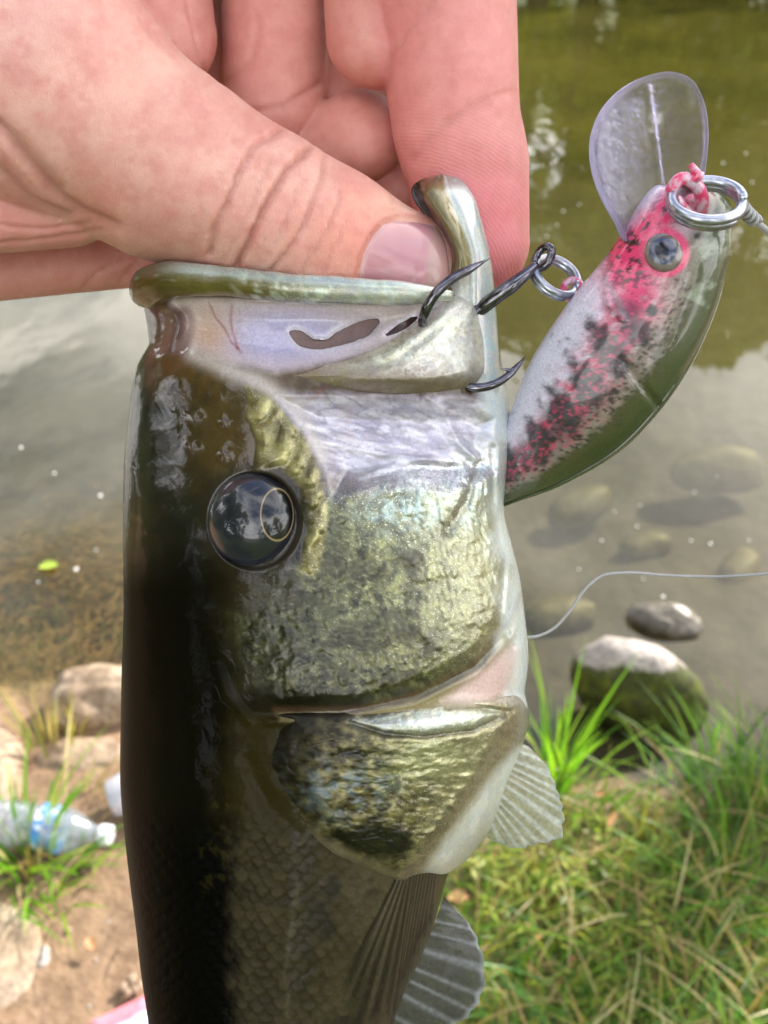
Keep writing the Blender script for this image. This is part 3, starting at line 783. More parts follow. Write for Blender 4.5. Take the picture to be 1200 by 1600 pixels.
# filament algae on the shallow bed at the left
al, ac = [], []
n = 1500
for k in range(n):
    px, py = 40 + 120 * rng.normal(), 980 + 95 * rng.normal()
    if py > 1100: py = 1100 - 90 * rng.random()
    p, _ = G(px, py, -0.03)
    a = rng.random() * 6.283; L_ = rng.uniform(0.04, 0.13)
    cpt = [p[:2]]
    for q in range(4):
        a += rng.normal() * 0.9; cpt.append(cpt[-1] + L_ / 4 * np.array([math.cos(a), math.sin(a)]))
    cpt = np.array(cpt); zt = np.minimum(terrain(cpt[:, 0], cpt[:, 1]) + rng.uniform(0.004, 0.05), -0.004)
    v, f = tube(curve_pts(np.column_stack([cpt, zt]), 9), np.full(9, rng.uniform(0.0008, 0.0022)), 4, cap=False)
    al.append((v, f)); ac.append(np.tile(pick(np.array([c(150, 122, 74), c(120, 104, 52), c(176, 148, 96), c(112, 112, 46)]), 1)[0], (len(v), 1)))
av, af = join(al)
mesh('algae', av, af, M_GRASS, None, attrs={'col': np.vstack(ac)}, tag={'kind': 'stuff', 'label': 'brown filament algae matted on the shallow pond bed', 'category': 'algae'})
# ------------------------------------------------------------------ the hand
def cap(px, py, pz, a, b, ra, rb):
    ax_, ay_, az_ = a; ex, ey, ez = b[0] - ax_, b[1] - ay_, b[2] - az_
    t = np.clip(((px - ax_) * ex + (py - ay_) * ey + (pz - az_) * ez) / (ex * ex + ey * ey + ez * ez), 0, 1)
    return np.sqrt((px - ax_ - t * ex) ** 2 + (py - ay_ - t * ey) ** 2 + (pz - az_ - t * ez) ** 2) - (ra + (rb - ra) * t)
def smin(a, b, k):
    h = np.clip(0.5 + 0.5 * (b - a) / k, 0, 1)
    return b * (1 - h) + a * h - k * h * (1 - h)
def hand_sdf(x, y, z):
    # thumb with its ball and the wrist
    d = cap(x, y, z, (640, 418, 26), (505, 372, 40), 84, 112)
    d = smin(d, cap(x, y, z, (505, 372, 40), (400, 322, 40), 112, 119), 30)
    d = smin(d, cap(x, y, z, (400, 322, 40), (262, 258, 40), 119, 138), 40)
    d = smin(d, cap(x, y, z, (262, 258, 40), (70, 140, 30), 138, 190), 60)
    d = smin(d, cap(x, y, z, (70, 140, 20), (-260, 60, 10), 190, 215), 60)
    d = smin(d, cap(x, y, z, (-260, 60, 10), (-1000, -60, 90), 215, 205), 90)
    # lower fold at the root of the thumb
    d = smin(d, cap(x, y, z, (115, 325, 26), (-200, 330, 60), 62, 82), 7)
    # palm behind
    d = smin(d, cap(x, y, z, (252, 62, -110), (150, -300, -90), 88, 150), 9)
    d = smin(d, cap(x, y, z, (150, -200, -60), (-150, 0, -20), 150, 190), 60)
    p2 = cap(x, y, z, (426, 160, -185), (432, -200, -170), 80, 92)
    d = smin(d, p2, 8)
    d = smin(d, cap(x, y, z, (300, 60, -300), (520, 120, -310), 110, 110), 12)
    d = smin(d, cap(x, y, z, (300, -200, -250), (560, -200, -250), 150, 150), 30)
    d = smin(d, cap(x, y, z, (500, 90, -280), (545, 190, -285), 66, 60), 10)
    d = smin(d, cap(x, y, z, (560, 130, -290), (650, 210, -275), 62, 60), 10)
    # heel of the hand seen below the thumb
    d = smin(d, cap(x, y, z, (290, 390, -215), (-220, 425, -130), 52, 66), 8)
    # curled fingers behind
    d = smin(d, cap(x, y, z, (562, 212, -160), (470, 260, -215), 74, 70), 7)
    d = smin(d, cap(x, y, z, (628, 292, -205), (520, 330, -240), 58, 55), 6)
    # index finger: base lobe, middle, tip
    d = smin(d, cap(x, y, z, (592, 58, -92), (590, -220, -110), 83, 100), 7)
    ix = cap(x, y, z, (712, 190, -70), (690, -60, -60), 101, 116)
    ix = smin(ix, cap(x, y, z, (730, 262, -72), (742, 378, -62), 97, 86), 34)
    d = smin(d, ix, 7)
    d = smin(d, cap(x, y, z, (690, -60, -60), (540, -330, -90), 116, 130), 20)
    d = smin(d, cap(x, y, z, (540, -330, -90), (150, -300, -80), 140, 160), 60)
    return d

st = 4.5
gx = np.arange(-470, 860, st); gy = np.arange(-330, 530, st); gz = np.arange(-440, 330, st)
vol = np.full((len(gx), len(gy), len(gz)), 50, np.float32)
K = 12                                                       # coarse pass first, fine only near the skin
cX, cY, cZ = np.meshgrid(gx[::K] + st * K / 2, gy[::K] + st * K / 2, gz[::K] + st * K / 2, indexing='ij')
cd_ = hand_sdf(cX, cY, cZ)
for (i, j, k) in np.argwhere(np.abs(cd_) < 62):
    sl_ = (slice(i * K, (i + 1) * K), slice(j * K, (j + 1) * K), slice(k * K, (k + 1) * K))
    vol[sl_] = hand_sdf(gx[sl_[0]][:, None, None].astype(np.float32), gy[sl_[1]][None, :, None].astype(np.float32), gz[sl_[2]][None, None, :].astype(np.float32))
for (i, j, k) in np.argwhere(cd_ <= -62):
    vol[i * K:(i + 1) * K, j * K:(j + 1) * K, k * K:(k + 1) * K] = -50
def surface_nets(v, g0, st):
    s = v < 0
    cs = [v[i:v.shape[0] - 1 + i, j:v.shape[1] - 1 + j, k:v.shape[2] - 1 + k] for i in (0, 1) for j in (0, 1) for k in (0, 1)]
    ssum = sum((q < 0).astype(np.int8) for q in cs)
    act = (ssum > 0) & (ssum < 8)
    idx = np.argwhere(act)
    vals = np.stack([q[act] for q in cs], 1)
    offs = np.array([(i, j, k) for i in (0, 1) for j in (0, 1) for k in (0, 1)], float)
    acc = np.zeros((len(idx), 3)); cnt = np.zeros(len(idx))
    for a in range(8):
        for b in range(a + 1, 8):
            if np.abs(offs[a] - offs[b]).sum() != 1: continue
            va, vb = vals[:, a], vals[:, b]
            m_ = (va < 0) != (vb < 0)
            t = np.where(m_, va / (va - vb + 1e-12), 0)
            acc += m_[:, None] * (offs[a] + (offs[b] - offs[a]) * t[:, None]); cnt += m_
    pts = (idx + acc / cnt[:, None]) * st + np.array(g0)
    num = np.full(act.shape, -1, np.int64); num[act] = np.arange(len(idx))
    F = []
    for ax_ in range(3):
        o1, o2 = [(1, 2), (2, 0), (0, 1)][ax_]
        sl0 = [slice(None)] * 3; sl1 = [slice(None)] * 3
        sl0[ax_] = slice(0, -1); sl1[ax_] = slice(1, None)
        ch = s[tuple(sl0)] != s[tuple(sl1)]
        e = np.argwhere(ch)
        e = e[(e[:, o1] > 0) & (e[:, o2] > 0) & (e[:, o1] < v.shape[o1] - 1) & (e[:, o2] < v.shape[o2] - 1)]
        def cell(d1, d2):
            q = e.copy(); q[:, o1] += d1; q[:, o2] += d2
            return num[q[:, 0], q[:, 1], q[:, 2]]
        quad = np.stack([cell(-1, -1), cell(0, -1), cell(0, 0), cell(-1, 0)], 1)
        flip = ~s[e[:, 0], e[:, 1], e[:, 2]]
        quad[flip] = quad[flip][:, ::-1]
        F.append(quad)
    F = np.vstack(F)
    return pts, F[(F >= 0).all(1)]
hp, hf = surface_nets(vol, (gx[0], gy[0], gz[0]), st)
del vol
hv, hq = hp, hf
def grad(p, e=2.0):
    g = np.stack([hand_sdf(p[:, 0] + e * a, p[:, 1] + e * b_, p[:, 2] + e * c_) - hand_sdf(p[:, 0] - e * a, p[:, 1] - e * b_, p[:, 2] - e * c_) for a, b_, c_ in ((1, 0, 0), (0, 1, 0), (0, 0, 1))], 1)
    return g / (np.linalg.norm(g, axis=1)[:, None] + 1e-9)
hv = hv - grad(hv) * hand_sdf(*hv.T)[:, None]
nrm = grad(hv)
x, y, z = hv.T
frontw = sstep(-0.1, 0.35, nrm[:, 2])
# which lobe a vertex belongs to (thumb is nearest the camera)
thumbw = sstep(-26, -8, -np.minimum.reduce([cap(x, y, z, (640, 418, 26), (505, 372, 40), 84, 112), cap(x, y, z, (505, 372, 40), (262, 258, 40), 112, 138), cap(x, y, z, (262, 258, 40), (70, 140, 30), 138, 190), cap(x, y, z, (70, 140, 20), (-260, 60, 10), 190, 215)]))
indexw = sstep(-20, -6, -np.minimum(cap(x, y, z, (712, 190, -70), (690, -60, -60), 101, 116), cap(x, y, z, (738, 250, -72), (742, 378, -62), 94, 86)))
CR_T = [([(437, 203), (412, 220), (394, 234), (378, 260), (365, 290), (348, 330), (336, 355), (328, 397)], 5.5, 5),
        ([(492, 222), (470, 246), (448, 264), (425, 300), (408, 335), (395, 365), (371, 415)], 8, 5.5),
        ([(507, 238), (504, 270), (494, 300), (480, 335), (455, 385), (424, 425)], 4.5, 4),
        ([(530, 300), (520, 335), (500, 372), (470, 425)], 2.6, 4), ([(545, 330), (525, 380), (505, 425)], 2, 4), ([(420, 250), (400, 300), (378, 350), (352, 405)], 1.6, 3),
        ([(462, 300), (448, 340), (430, 380)], 1.6, 3), ([(0, 195), (40, 250), (85, 300), (130, 332), (182, 354)], 6, 9), ([(-60, 150), (20, 215), (90, 290)], 3, 10), ([(0, 262), (50, 312), (110, 338)], 4, 7)]
h = np.zeros(len(x)); crease = np.zeros(len(x))
wob = 3.5 * (vn(x, y, 14, 2) - 0.5)
for ln, dep, wd in CR_T:
    d_ = dline(x + wob, y + wob, ln)
    g_ = np.exp(-(d_ / wd) ** 2)
    h -= 1.3 * dep * g_ * frontw * thumbw; crease += 0.09 * dep * g_ * thumbw * frontw
    h += 0.14 * dep * np.exp(-((d_ - 2.8 * wd) / (1.6 * wd)) ** 2) * frontw * thumbw
fold = np.exp(-(((x - 440) / 70) ** 2 + ((y - 320) / 90) ** 2))
h += thumbw * frontw * fold * 1.6 * (fbm(x * 1.0 + y * 0.5, (y - x * 0.5) * 0.35, 12, 6, 3) - 0.5) * 2
CR_I = [([(645, 250), (668, 222), (700, 194), (735, 172), (775, 152), (840, 128)], 4.2, 9), ([(700, 190), (760, 140), (806, 120)], 1.5, 7), ([(690, -10), (640, 48), (610, 95), (604, 140)], 3, 6)]
for ln, dep, wd in CR_I:
    g_ = np.exp(-(dline(x + wob, y + wob, ln) / wd) ** 2)
    h -= dep * g_ * frontw * indexw; crease += 0.05 * dep * g_ * indexw * frontw
CR_P = [([(334, 133), (360, 124), (385, 100), (400, 70), (404, 30)], 2.6, 6), ([(345, 170), (400, 175), (450, 165), (500, 130)], 4, 6), ([(290, -10), (300, 40), (318, 110)], 2, 3.5), ([(372, -30), (380, 50)], 1, 7),
        ([(100, 480), (150, 430), (190, 400)], 2, 5), ([(190, 440), (220, 400)], 2, 4), ([(0, 380), (90, 372), (160, 360)], 2.5, 4), ([(0, 352), (70, 358), (140, 350)], 2.5, 4)]
for ln, dep, wd in CR_P:
    g_ = np.exp(-(dline(x + wob, y + wob, ln) / wd) ** 2)
    h -= dep * g_ * frontw * (1 - thumbw * sstep(340, 300, y)) * (1 - indexw); crease += 0.06 * dep * g_ * frontw * (1 - thumbw * sstep(340, 300, y)) * (1 - indexw)
# nail bed: a step in the skin round the nail
NAIL = [(556, 452), (560, 420), (566, 396), (580, 368), (598, 349), (622, 342), (652, 345), (680, 352), (694, 376), (702, 420), (700, 470), (640, 490), (580, 480)]
sn = sdpoly(x, y, NAIL)
h += thumbw * frontw * (-5 * sstep(-3, 10, sn) + 4 * np.exp(-((sn + 9) / 7) ** 2))
h += 2.5 * (fbm(x, y, 120, 44) - 0.5)
hv2 = hv + nrm * h[:, None]
skin = np.tile(c(224, 176, 160), (len(x), 1))
skin = lerp_col(skin, 0.55 * fbm(x, y, 130, 46), c(230, 188, 174))
skin = lerp_col(skin, 0.5 * sstep(0.45, 0.7, fbm(x, y, 60, 48)), c(214, 150, 138))
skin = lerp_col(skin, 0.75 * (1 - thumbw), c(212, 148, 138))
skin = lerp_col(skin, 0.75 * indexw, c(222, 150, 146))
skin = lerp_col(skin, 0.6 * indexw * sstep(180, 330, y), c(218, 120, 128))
skin = lerp_col(skin, 0.55 * thumbw * np.exp(-(((x - 560) / 90) ** 2 + ((y - 370) / 80) ** 2)), c(230, 140, 116))
skin = lerp_col(skin, 0.4 * thumbw * np.exp(-(((x - 160) / 60) ** 2 + ((y - 320) / 60) ** 2)), c(220, 132, 112))
skin = lerp_col(skin, 0.6 * thumbw * np.exp(-(((x - 640) / 60) ** 2 + ((y - 318) / 26) ** 2)), c(238, 204, 178))
skin = lerp_col(skin, 0.45 * thumbw * np.exp(-((sn + 5) / 4) ** 2), c(176, 96, 84))
skin = lerp_col(skin, 0.35 * sstep(0.5, 0.7, fbm(x, y, 26, 52, 4)), c(206, 136, 126))
skin = lerp_col(skin, np.clip(0.55 * crease, 0, 0.6), c(150, 76, 64))  # crease shade darkened into the skin colour
def skin_material():
    m = M('skin')
    pv = m.attr('pxy').outputs['Vector']
    n1 = m.noise(pv, 30, 4, 0.6)
    vo = m.n('TexVoronoi', feature='DISTANCE_TO_EDGE'); vo.inputs['Scale'].default_value = 13.0
    mp = m.n('Mapping'); mp.inputs['Rotation'].default_value = (0, 0, math.radians(-26)); mp.inputs['Scale'].default_value = (1.25, 0.5, 0.8)
    wv = m.n('MixRGB', blend_type='ADD'); wv.inputs[0].default_value = 0.12
    m.l(pv, wv.inputs[1]); nn = m.n('TexNoise'); nn.inputs['Scale'].default_value = 3; m.l(pv, nn.inputs['Vector']); m.l(nn.outputs[1], wv.inputs[2])
    m.l(wv.outputs[0], mp.inputs[0]); m.l(mp.outputs[0], vo.inputs['Vector'])
    lines = m.ramp(vo.outputs[0], [(0.0, 0.0), (0.09, 1.0)])
    wt = m.n('TexWave', wave_type='RINGS', rings_direction='Z'); wt.inputs['Scale'].default_value = 5.2; wt.inputs['Distortion'].default_value = 3.5; wt.inputs['Detail'].default_value = 1
    mp2 = m.n('Mapping'); mp2.inputs['Location'].default_value = (-6.3, -4.6, 0.0); m.l(pv, mp2.inputs[0]); m.l(mp2.outputs[0], wt.inputs['Vector'])
    ridg = m.math('MULTIPLY', wt.outputs[1], m.attr('ridge').outputs['Fac'])
    hgt = m.math('ADD', m.math('ADD', m.math('MULTIPLY', n1, 0.35), m.math('MULTIPLY', lines, m.math('MULTIPLY', m.attr('dorsal').outputs['Fac'], 0.13))), m.math('MULTIPLY', ridg, 0.17))
    col = m.attr('col').outputs['Color']
    mott = m.ramp(m.noise(pv, 2.2, 6, 0.7), [(0.3, (0.92, 0.80, 0.78)), (0.7, (1.06, 1.06, 1.06))])
    cc_ = m.mix(1.0, col, mott, 'MULTIPLY')
    cc_ = m.mix(m.math('MULTIPLY', m.math('SUBTRACT', 1.0, lines), m.math('MULTIPLY', m.attr('dorsal').outputs['Fac'], 0.06)), cc_, c(170, 96, 80))
    b = m.bsdf(Base_Color=cc_, Roughness=0.48, Specular_IOR_Level=0.4, Normal=m.bump(hgt, 0.00028, 1.0), Subsurface_Weight=0.35, Subsurface_Scale=0.0028)
    b.inputs['Subsurface Radius'].default_value = (1.0, 0.35, 0.2)
    return m.done(b)
M_SKIN = skin_material()
hand = empty('hand', P(100, 150, -200), 'bare hand reaching in, thumb and curled index finger pinching the bass by its lower lip', 'hand')
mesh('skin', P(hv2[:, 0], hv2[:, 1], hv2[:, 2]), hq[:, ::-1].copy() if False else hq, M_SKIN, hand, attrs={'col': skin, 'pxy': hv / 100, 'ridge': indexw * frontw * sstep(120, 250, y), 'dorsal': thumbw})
# thumbnail
m = M('nail')
pv = m.attr('pxy').outputs['Vector']
wvn = m.noise(m.coord((1, 1, 1), attr='pxy'), 5, 2)
b = m.bsdf(Base_Color=m.attr('col').outputs['Color'], Roughness=0.3, Specular_IOR_Level=0.5, Coat_Weight=0.8, Coat_Roughness=0.16, Subsurface_Weight=0.3, Subsurface_Scale=0.0015, Normal=m.bump(m.noise(pv, 12, 2), 0.00005, 0.6))
M_NAIL = m.done(b)
def front_z(x, y, z0=260.0):
    zz = np.full(x.shape, z0)
    for _ in range(60):
        zz = zz - 0.9 * hand_sdf(x, y, zz)
    return zz
nb_ = smooth_poly(NAIL, 90)
rr = np.linspace(0.02, 1, 26)
cxn, cyn = 630, 415
X = cxn + rr[:, None] * (nb_[:, 0] - cxn)[None]; Y = cyn + rr[:, None] * (nb_[:, 1] - cyn)[None]
Z = front_z(X.ravel(), Y.ravel()).reshape(X.shape) + 1.5 - 4.5 * sstep(0.86, 1.0, rr)[:, None] * (X < 680)
V = np.concatenate([P(X, Y, Z), P(X[::-1], Y[::-1], Z[::-1] - 8)], 0)
xr, yr = np.concatenate([X, X[::-1]]).ravel(), np.concatenate([Y, Y[::-1]]).ravel()
nc_ = np.tile(c(190, 136, 142), (xr.size, 1))
nc_ = lerp_col(nc_, sstep(662, 676, xr + 0.1 * (yr - 400)), c(184, 148, 138))
nc_ = lerp_col(nc_, 0.7 * sstep(-14, -1, -sdpoly(xr, yr, NAIL)) * (xr < 640), c(222, 186, 176))
nc_ = lerp_col(nc_, 0.35 * fbm(xr, yr * 0.3, 14, 9), c(188, 120, 130))
f = gridfaces(52, 90, True).tolist() + [list(range(90))[::-1], [51 * 90 + j for j in range(90)]]
mesh('thumbnail', V.reshape(-1, 3), f, M_NAIL, hand, attrs={'col': nc_, 'pxy': np.stack([xr, yr, xr * 0], 1) / 100})
# ------------------------------------------------------------------ the bass
def fish_material():
    m = M('wet_bass_skin')
    pv = m.attr('pxy').outputs['Vector']
    col = m.attr('col').outputs['Color']
    n1 = m.noise(pv, 22.0, 5, 0.65)
    colv = m.mix(1.0, col, m.ramp(n1, [(0.25, 0.74), (0.55, 1.0), (0.8, 1.2)]), 'MULTIPLY')
    # pearly hue play on the pale skin
    ir = m.attr('irid').outputs['Fac']
    hue = m.ramp(m.noise(pv, 3.5, 4, 0.6, 1.5), [(0.3, c(232, 220, 240)), (0.45, c(206, 236, 240)), (0.55, c(244, 244, 222)), (0.68, c(208, 240, 228)), (0.8, c(244, 226, 226))])
    colv = m.mix(m.math('MULTIPLY', ir, 0.5), colv, hue)
    spark = m.ramp(m.noise(pv, 34.0, 2, 0.5), [(0.6, 0.0), (0.7, 1.0)])
    colv = m.mix(m.math('MULTIPLY', spark, m.attr('spark').outputs['Fac']), colv, c(240, 244, 225))  # white sparkle glints mixed into the colour
    # relief: fine grain plus a wet film of gentle ripples
    vo = m.n('TexVoronoi', feature='F1'); m.l(pv, vo.inputs['Vector']); vo.inputs['Scale'].default_value = 9.0
    h = m.math('MULTIPLY', m.math('ADD', m.math('MULTIPLY', n1, 0.6), m.math('MULTIPLY', vo.outputs[0], m.attr('scal').outputs['Fac'])), m.math('ADD', m.math('MULTIPLY', m.attr('met').outputs['Fac'], 1.2), 0.6))
    nb = m.bump(h, 0.00016, 0.7)
    crisp = m.bump(m.math('MULTIPLY', m.noise(pv, 16, 4, 0.6), m.attr('scal').outputs['Fac']), 0.00026, 0.75)
    wetn = m.bump(m.noise(pv, 2.4, 2, 0.4, 0.5), 0.0007, 0.3, crisp)
    ro = m.attr('rough').outputs['Fac']
    b = m.bsdf(Base_Color=colv, Roughness=ro, Specular_IOR_Level=m.math('MULTIPLY', m.attr('wet').outputs['Fac'], 0.2), Normal=nb, Coat_Weight=m.attr('wet').outputs['Fac'], Coat_Roughness=0.03,
               Coat_IOR=1.55, Coat_Normal=wetn, Subsurface_Weight=0.06, Subsurface_Scale=0.002, Metallic=m.attr('met').outputs['Fac'])
    return m.done(b)
M_FISH = fish_material()

bx_y = [430, 455, 480, 500, 520, 540, 555, 570, 600, 640, 700, 760, 860, 950, 1050, 1150, 1230, 1310, 1380, 1450, 1520, 1600, 1700, 1900, 2200, 2600, 2900, 3050]
bx_l = [222, 222, 225, 228, 231, 231, 222, 214, 207, 202, 195, 192, 192, 193, 190, 188, 188, 195, 203, 212, 220, 232, 246, 278, 325, 390, 430, 440]
br_y = [430, 460, 500, 560, 600, 640, 700, 760, 800, 850, 900, 960, 1010, 1060, 1080, 1110, 1150, 1190, 1240, 1300, 1350, 1400, 1450, 1500, 1550, 1600, 1700, 1900, 2200, 2600, 2900, 3050]
br_r = [752, 764, 772, 783, 790, 796, 797, 790, 788, 800, 812, 820, 825, 824, 821, 826, 818, 796, 764, 730, 706, 690, 676, 656, 632, 613, 603, 588, 560, 520, 495, 490]
bt_y = [430, 500, 600, 800, 1000, 1200, 1350, 1500, 1700, 2200, 2600, 3050]
bt_t = [125, 140, 165, 198, 212, 212, 195, 180, 165, 120, 60, 14]
def edges(y): return cint(y, bx_y, bx_l), cint(y, br_y, br_r), cint(y, bt_y, bt_t)
gr_y = [1000, 1085, 1110, 1150, 1190, 1225, 1262, 1300, 1350, 1380]
gr_r = [825, 822, 827, 822, 808, 794, 782, 766, 730, 702]
def zell(x, xl, xr, t):
    u = np.clip((2 * x - xl - xr) / (xr - xl), -1, 1)
    return t * np.power(np.clip(1 - np.abs(u) ** 2.3, 0, 1), 0.55)
def zbase(x, y):
    l, r, t = edges(y); return zell(x, l, r, t)
def zgill(x, y):
    l, r, t = edges(y)
    return zell(x, l, np.maximum(r, cint(y, gr_y, gr_r)), t)

MAX_POLY = [(395, 577), (470, 574), (540, 562), (600, 538), (650, 503), (690, 474), (720, 459), (742, 460), (757, 485), (764, 530), (759, 572), (745, 597), (700, 610), (640, 615), (560, 612), (500, 604), (440, 595)]
MEMB = [(262, 462), (700, 470), (690, 480), (640, 515), (590, 548), (520, 568), (430, 585), (360, 570), (310, 550), (262, 545)]
LAV = [(420, 612), (745, 618), (782, 650), (786, 745), (700, 775), (640, 765), (560, 770), (512, 790), (505, 745), (480, 690), (440, 640)]
GOLD = [(388, 605), (412, 612), (445, 645), (482, 690), (502, 745), (512, 800), (508, 850), (490, 900), (470, 890), (482, 830), (470, 760), (436, 728), (398, 735), (405, 690), (388, 650)]
CHEEK = [(370, 965), (440, 930), (495, 850), (520, 770), (560, 750), (660, 735), (785, 720), (800, 860), (805, 930), (780, 985), (735, 1030), (650, 1075), (560, 1100), (430, 1105), (385, 1060), (372, 1000)]
PREOP = [(340, 1150), (380, 1108), (430, 1108), (560, 1108), (650, 1084), (740, 1036), (800, 968), (815, 900), (800, 760), (500, 760), (420, 900), (330, 960)]
HOLES = [[(449, 517), (464, 515), (477, 520), (491, 531), (512, 531), (526, 519), (556, 503), (599, 496), (584, 516), (572, 527), (543, 537), (508, 546), (473, 544), (461, 537)],
         [(601, 527), (607, 518), (632, 499), (657, 491), (645, 507), (619, 522)]]
for k_, hp_ in enumerate(HOLES):
    q_ = np.array(hp_, float)
    for _ in range(2):                                        # round the corners, keep the torn shape
        nx_ = np.roll(q_, -1, 0); q_ = np.stack([0.75 * q_ + 0.25 * nx_, 0.25 * q_ + 0.75 * nx_], 1).reshape(-1, 2)
    q_ = q_ + 2.6 * np.stack([vn(q_[:, 0], q_[:, 1], 9, 61) - .5, vn(q_[:, 0], q_[:, 1], 9, 62) - .5], 1)
    HOLES[k_] = [tuple(p_) for p_ in q_]
PITS = [(305, 655, 11), (301, 700, 10), (350, 708, 8), (350, 658, 6)]

def cheek_cells(x, y):
    return voro(x + 14 * (fbm(x, y, 30, 9, 3) - .5), y + 14 * (fbm(x, y, 30, 8, 3) - .5), 14, 3, 0.95)
def gold_ridge(x, y):
    a = 0.48 * x + 0.87 * y; b_ = 0.87 * x - 0.48 * y
    return 0.5 + 0.5 * np.sin(a / 5.6 + 9 * fbm(x, y, 45, 25, 3) + b_ / 17)
def gold_cells(x, y):
    # blocky ridges lying across the bone strip, which runs down and to the right
    a, b_ = 0.80 * x + 0.60 * y, -0.60 * x + 0.80 * y
    return voro(a + 14 * (fbm(x, y, 26, 19, 3) - .5), b_ + 14 * (fbm(x, y, 26, 18, 3) - .5), 26, 21, 0.95, 1.9, 1.0)

def feat(x, y):
    """relief of the near side, in pixels"""
    h = np.zeros_like(x)
    h -= 26 * sstep(0, 40, sdpoly(x, y, MEMB))
    h += 5 * (fbm(x, y, 60, 3) - 0.5) * sstep(0, 20, sdpoly(x, y, MEMB))
    # upright folds at the snout
    h += 7 * np.sin((x + 8 * np.sin(y / 17)) / 5.2) * sstep(228, 240, x) * sstep(318, 290, x) * sstep(476, 495, y) * sstep(560, 540, y)
    h -= 30 * sstep(0, 45, sdpoly(x, y, LAV))
    # streaky folds in the lavender skin
    lv = sstep(0, 30, sdpoly(x, y, LAV))
    h += lv * 6 * (fbm(x * 0.35 + y * 0.12, y - 0.18 * x, 16, 5, 3) - 0.5)
    for ln, a, wd in (([(505, 690), (580, 705), (660, 716), (720, 722)], 6, 7), ([(480, 660), (560, 690), (640, 700)], 5, 5), ([(560, 745), (620, 725), (665, 718)], 5, 5),
                      ([(655, 650), (665, 622), (690, 640), (715, 690), (742, 715)], 8, 8), ([(700, 830), (730, 780), (745, 735)], -8, 9)):
        h += a * np.exp(-(dline(x, y, ln) / wd) ** 2)
    # cheek plate edge and the groove under it
    sp = sdpoly(x, y, PREOP)
    h += 11 * sstep(-2, 26, sp) * sstep(930, 1010, y + 0.15 * (x - 500)) * sstep(370, 470, x)
    h -= 5 * np.exp(-((sp + 9) / 9) ** 2) * sstep(960, 1010, y) * sstep(370, 450, x)
    h += 6 * np.exp(-(dline(x, y, [(420, 1128), (540, 1120), (650, 1098), (745, 1052), (806, 985), (815, 920)]) / 6) ** 2)
    # scales of the cheek
    f1, f2, idd = cheek_cells(x, y)
    ck = sstep(-8, 30, sdpoly(x, y, CHEEK))
    sh_, si_, se_ = scales(x, y, 16, 9.5, 0.5, 40, 3)
    h += ck * (2.2 * sh_ + 2.4 * (si_ - 0.5) + 4.5 * (fbm(x, y, 13, 12, 3) - 0.5))
    # lumpy golden bones below the eye
    gd = sstep(-4, 14, sdpoly(x, y, GOLD))
    gr_ = gold_ridge(x, y)
    h += gd * (4 + 7 * gr_ + 8 * (fbm(x, y, 22, 20, 3) - .5))
    # rim of the eye socket, the brow and the nostrils
    e = np.hypot((x - 398) / 74, (y - 814) / 79)
    h -= 12 * sstep(1.0, 0.9, e)
    for (px, py, r) in PITS:
        q = np.hypot(x - px, (y - py) * 0.85) / r
        h += 5 * np.exp(-(q / 1.1) ** 2) - 4 * np.exp(-((x - px - 5) ** 2 + (y - py + 4) ** 2) / 18)
    h += 9 * (fbm(x, y, 85, 31, 3) - 0.5) * sstep(420, 330, x) * sstep(960, 800, y)
    # skull / nape seams
    for ln, a, wd in (([(338, 1040), (355, 1085), (388, 1125)], 4, 7), ([(330, 960), (345, 1020), (380, 1110), (400, 1190)], -2, 18), ([(385, 1190), (420, 1260), (460, 1300)], -4, 14)):
        h += a * np.exp(-(dline(x, y, ln) / wd) ** 2)
    # flank scales
    b1, b2, bid = voro(x + 7 * (vn(x, y, 50, 44) - .5), y + 7 * (vn(x, y, 50, 45) - .5), 15, 41, 0.4, 1.05, 0.85)
    fl = sstep(1240, 1330, y)
    sh_, si_, se_ = scales(x, y, 24, 14, 0.12, 16, 13)
    h += fl * (1.9 * sh_ + 0.8 * (si_ - 0.5) + 1.0 * (fbm(x, y, 20, 43, 3) - 0.5))
    # belly skin on the right
    h += 5 * (fbm(x, y * 0.5, 40, 51, 3) - 0.5) * sstep(745, 800, x)
    h -= 7 * np.exp(-(dline(x, y, [(770, 700), (772, 800), (790, 870), (782, 960), (800, 1010)]) / 6) ** 2)
    l, r, t = edges(y)
    ed = np.minimum(x - l, r - x)
    return h * sstep(0, 28, ed) + (0.5 + 1.5 * sstep(360, 460, x)) * (fbm(x, y, 26, 61, 3) - 0.5) * sstep(0, 10, ed)

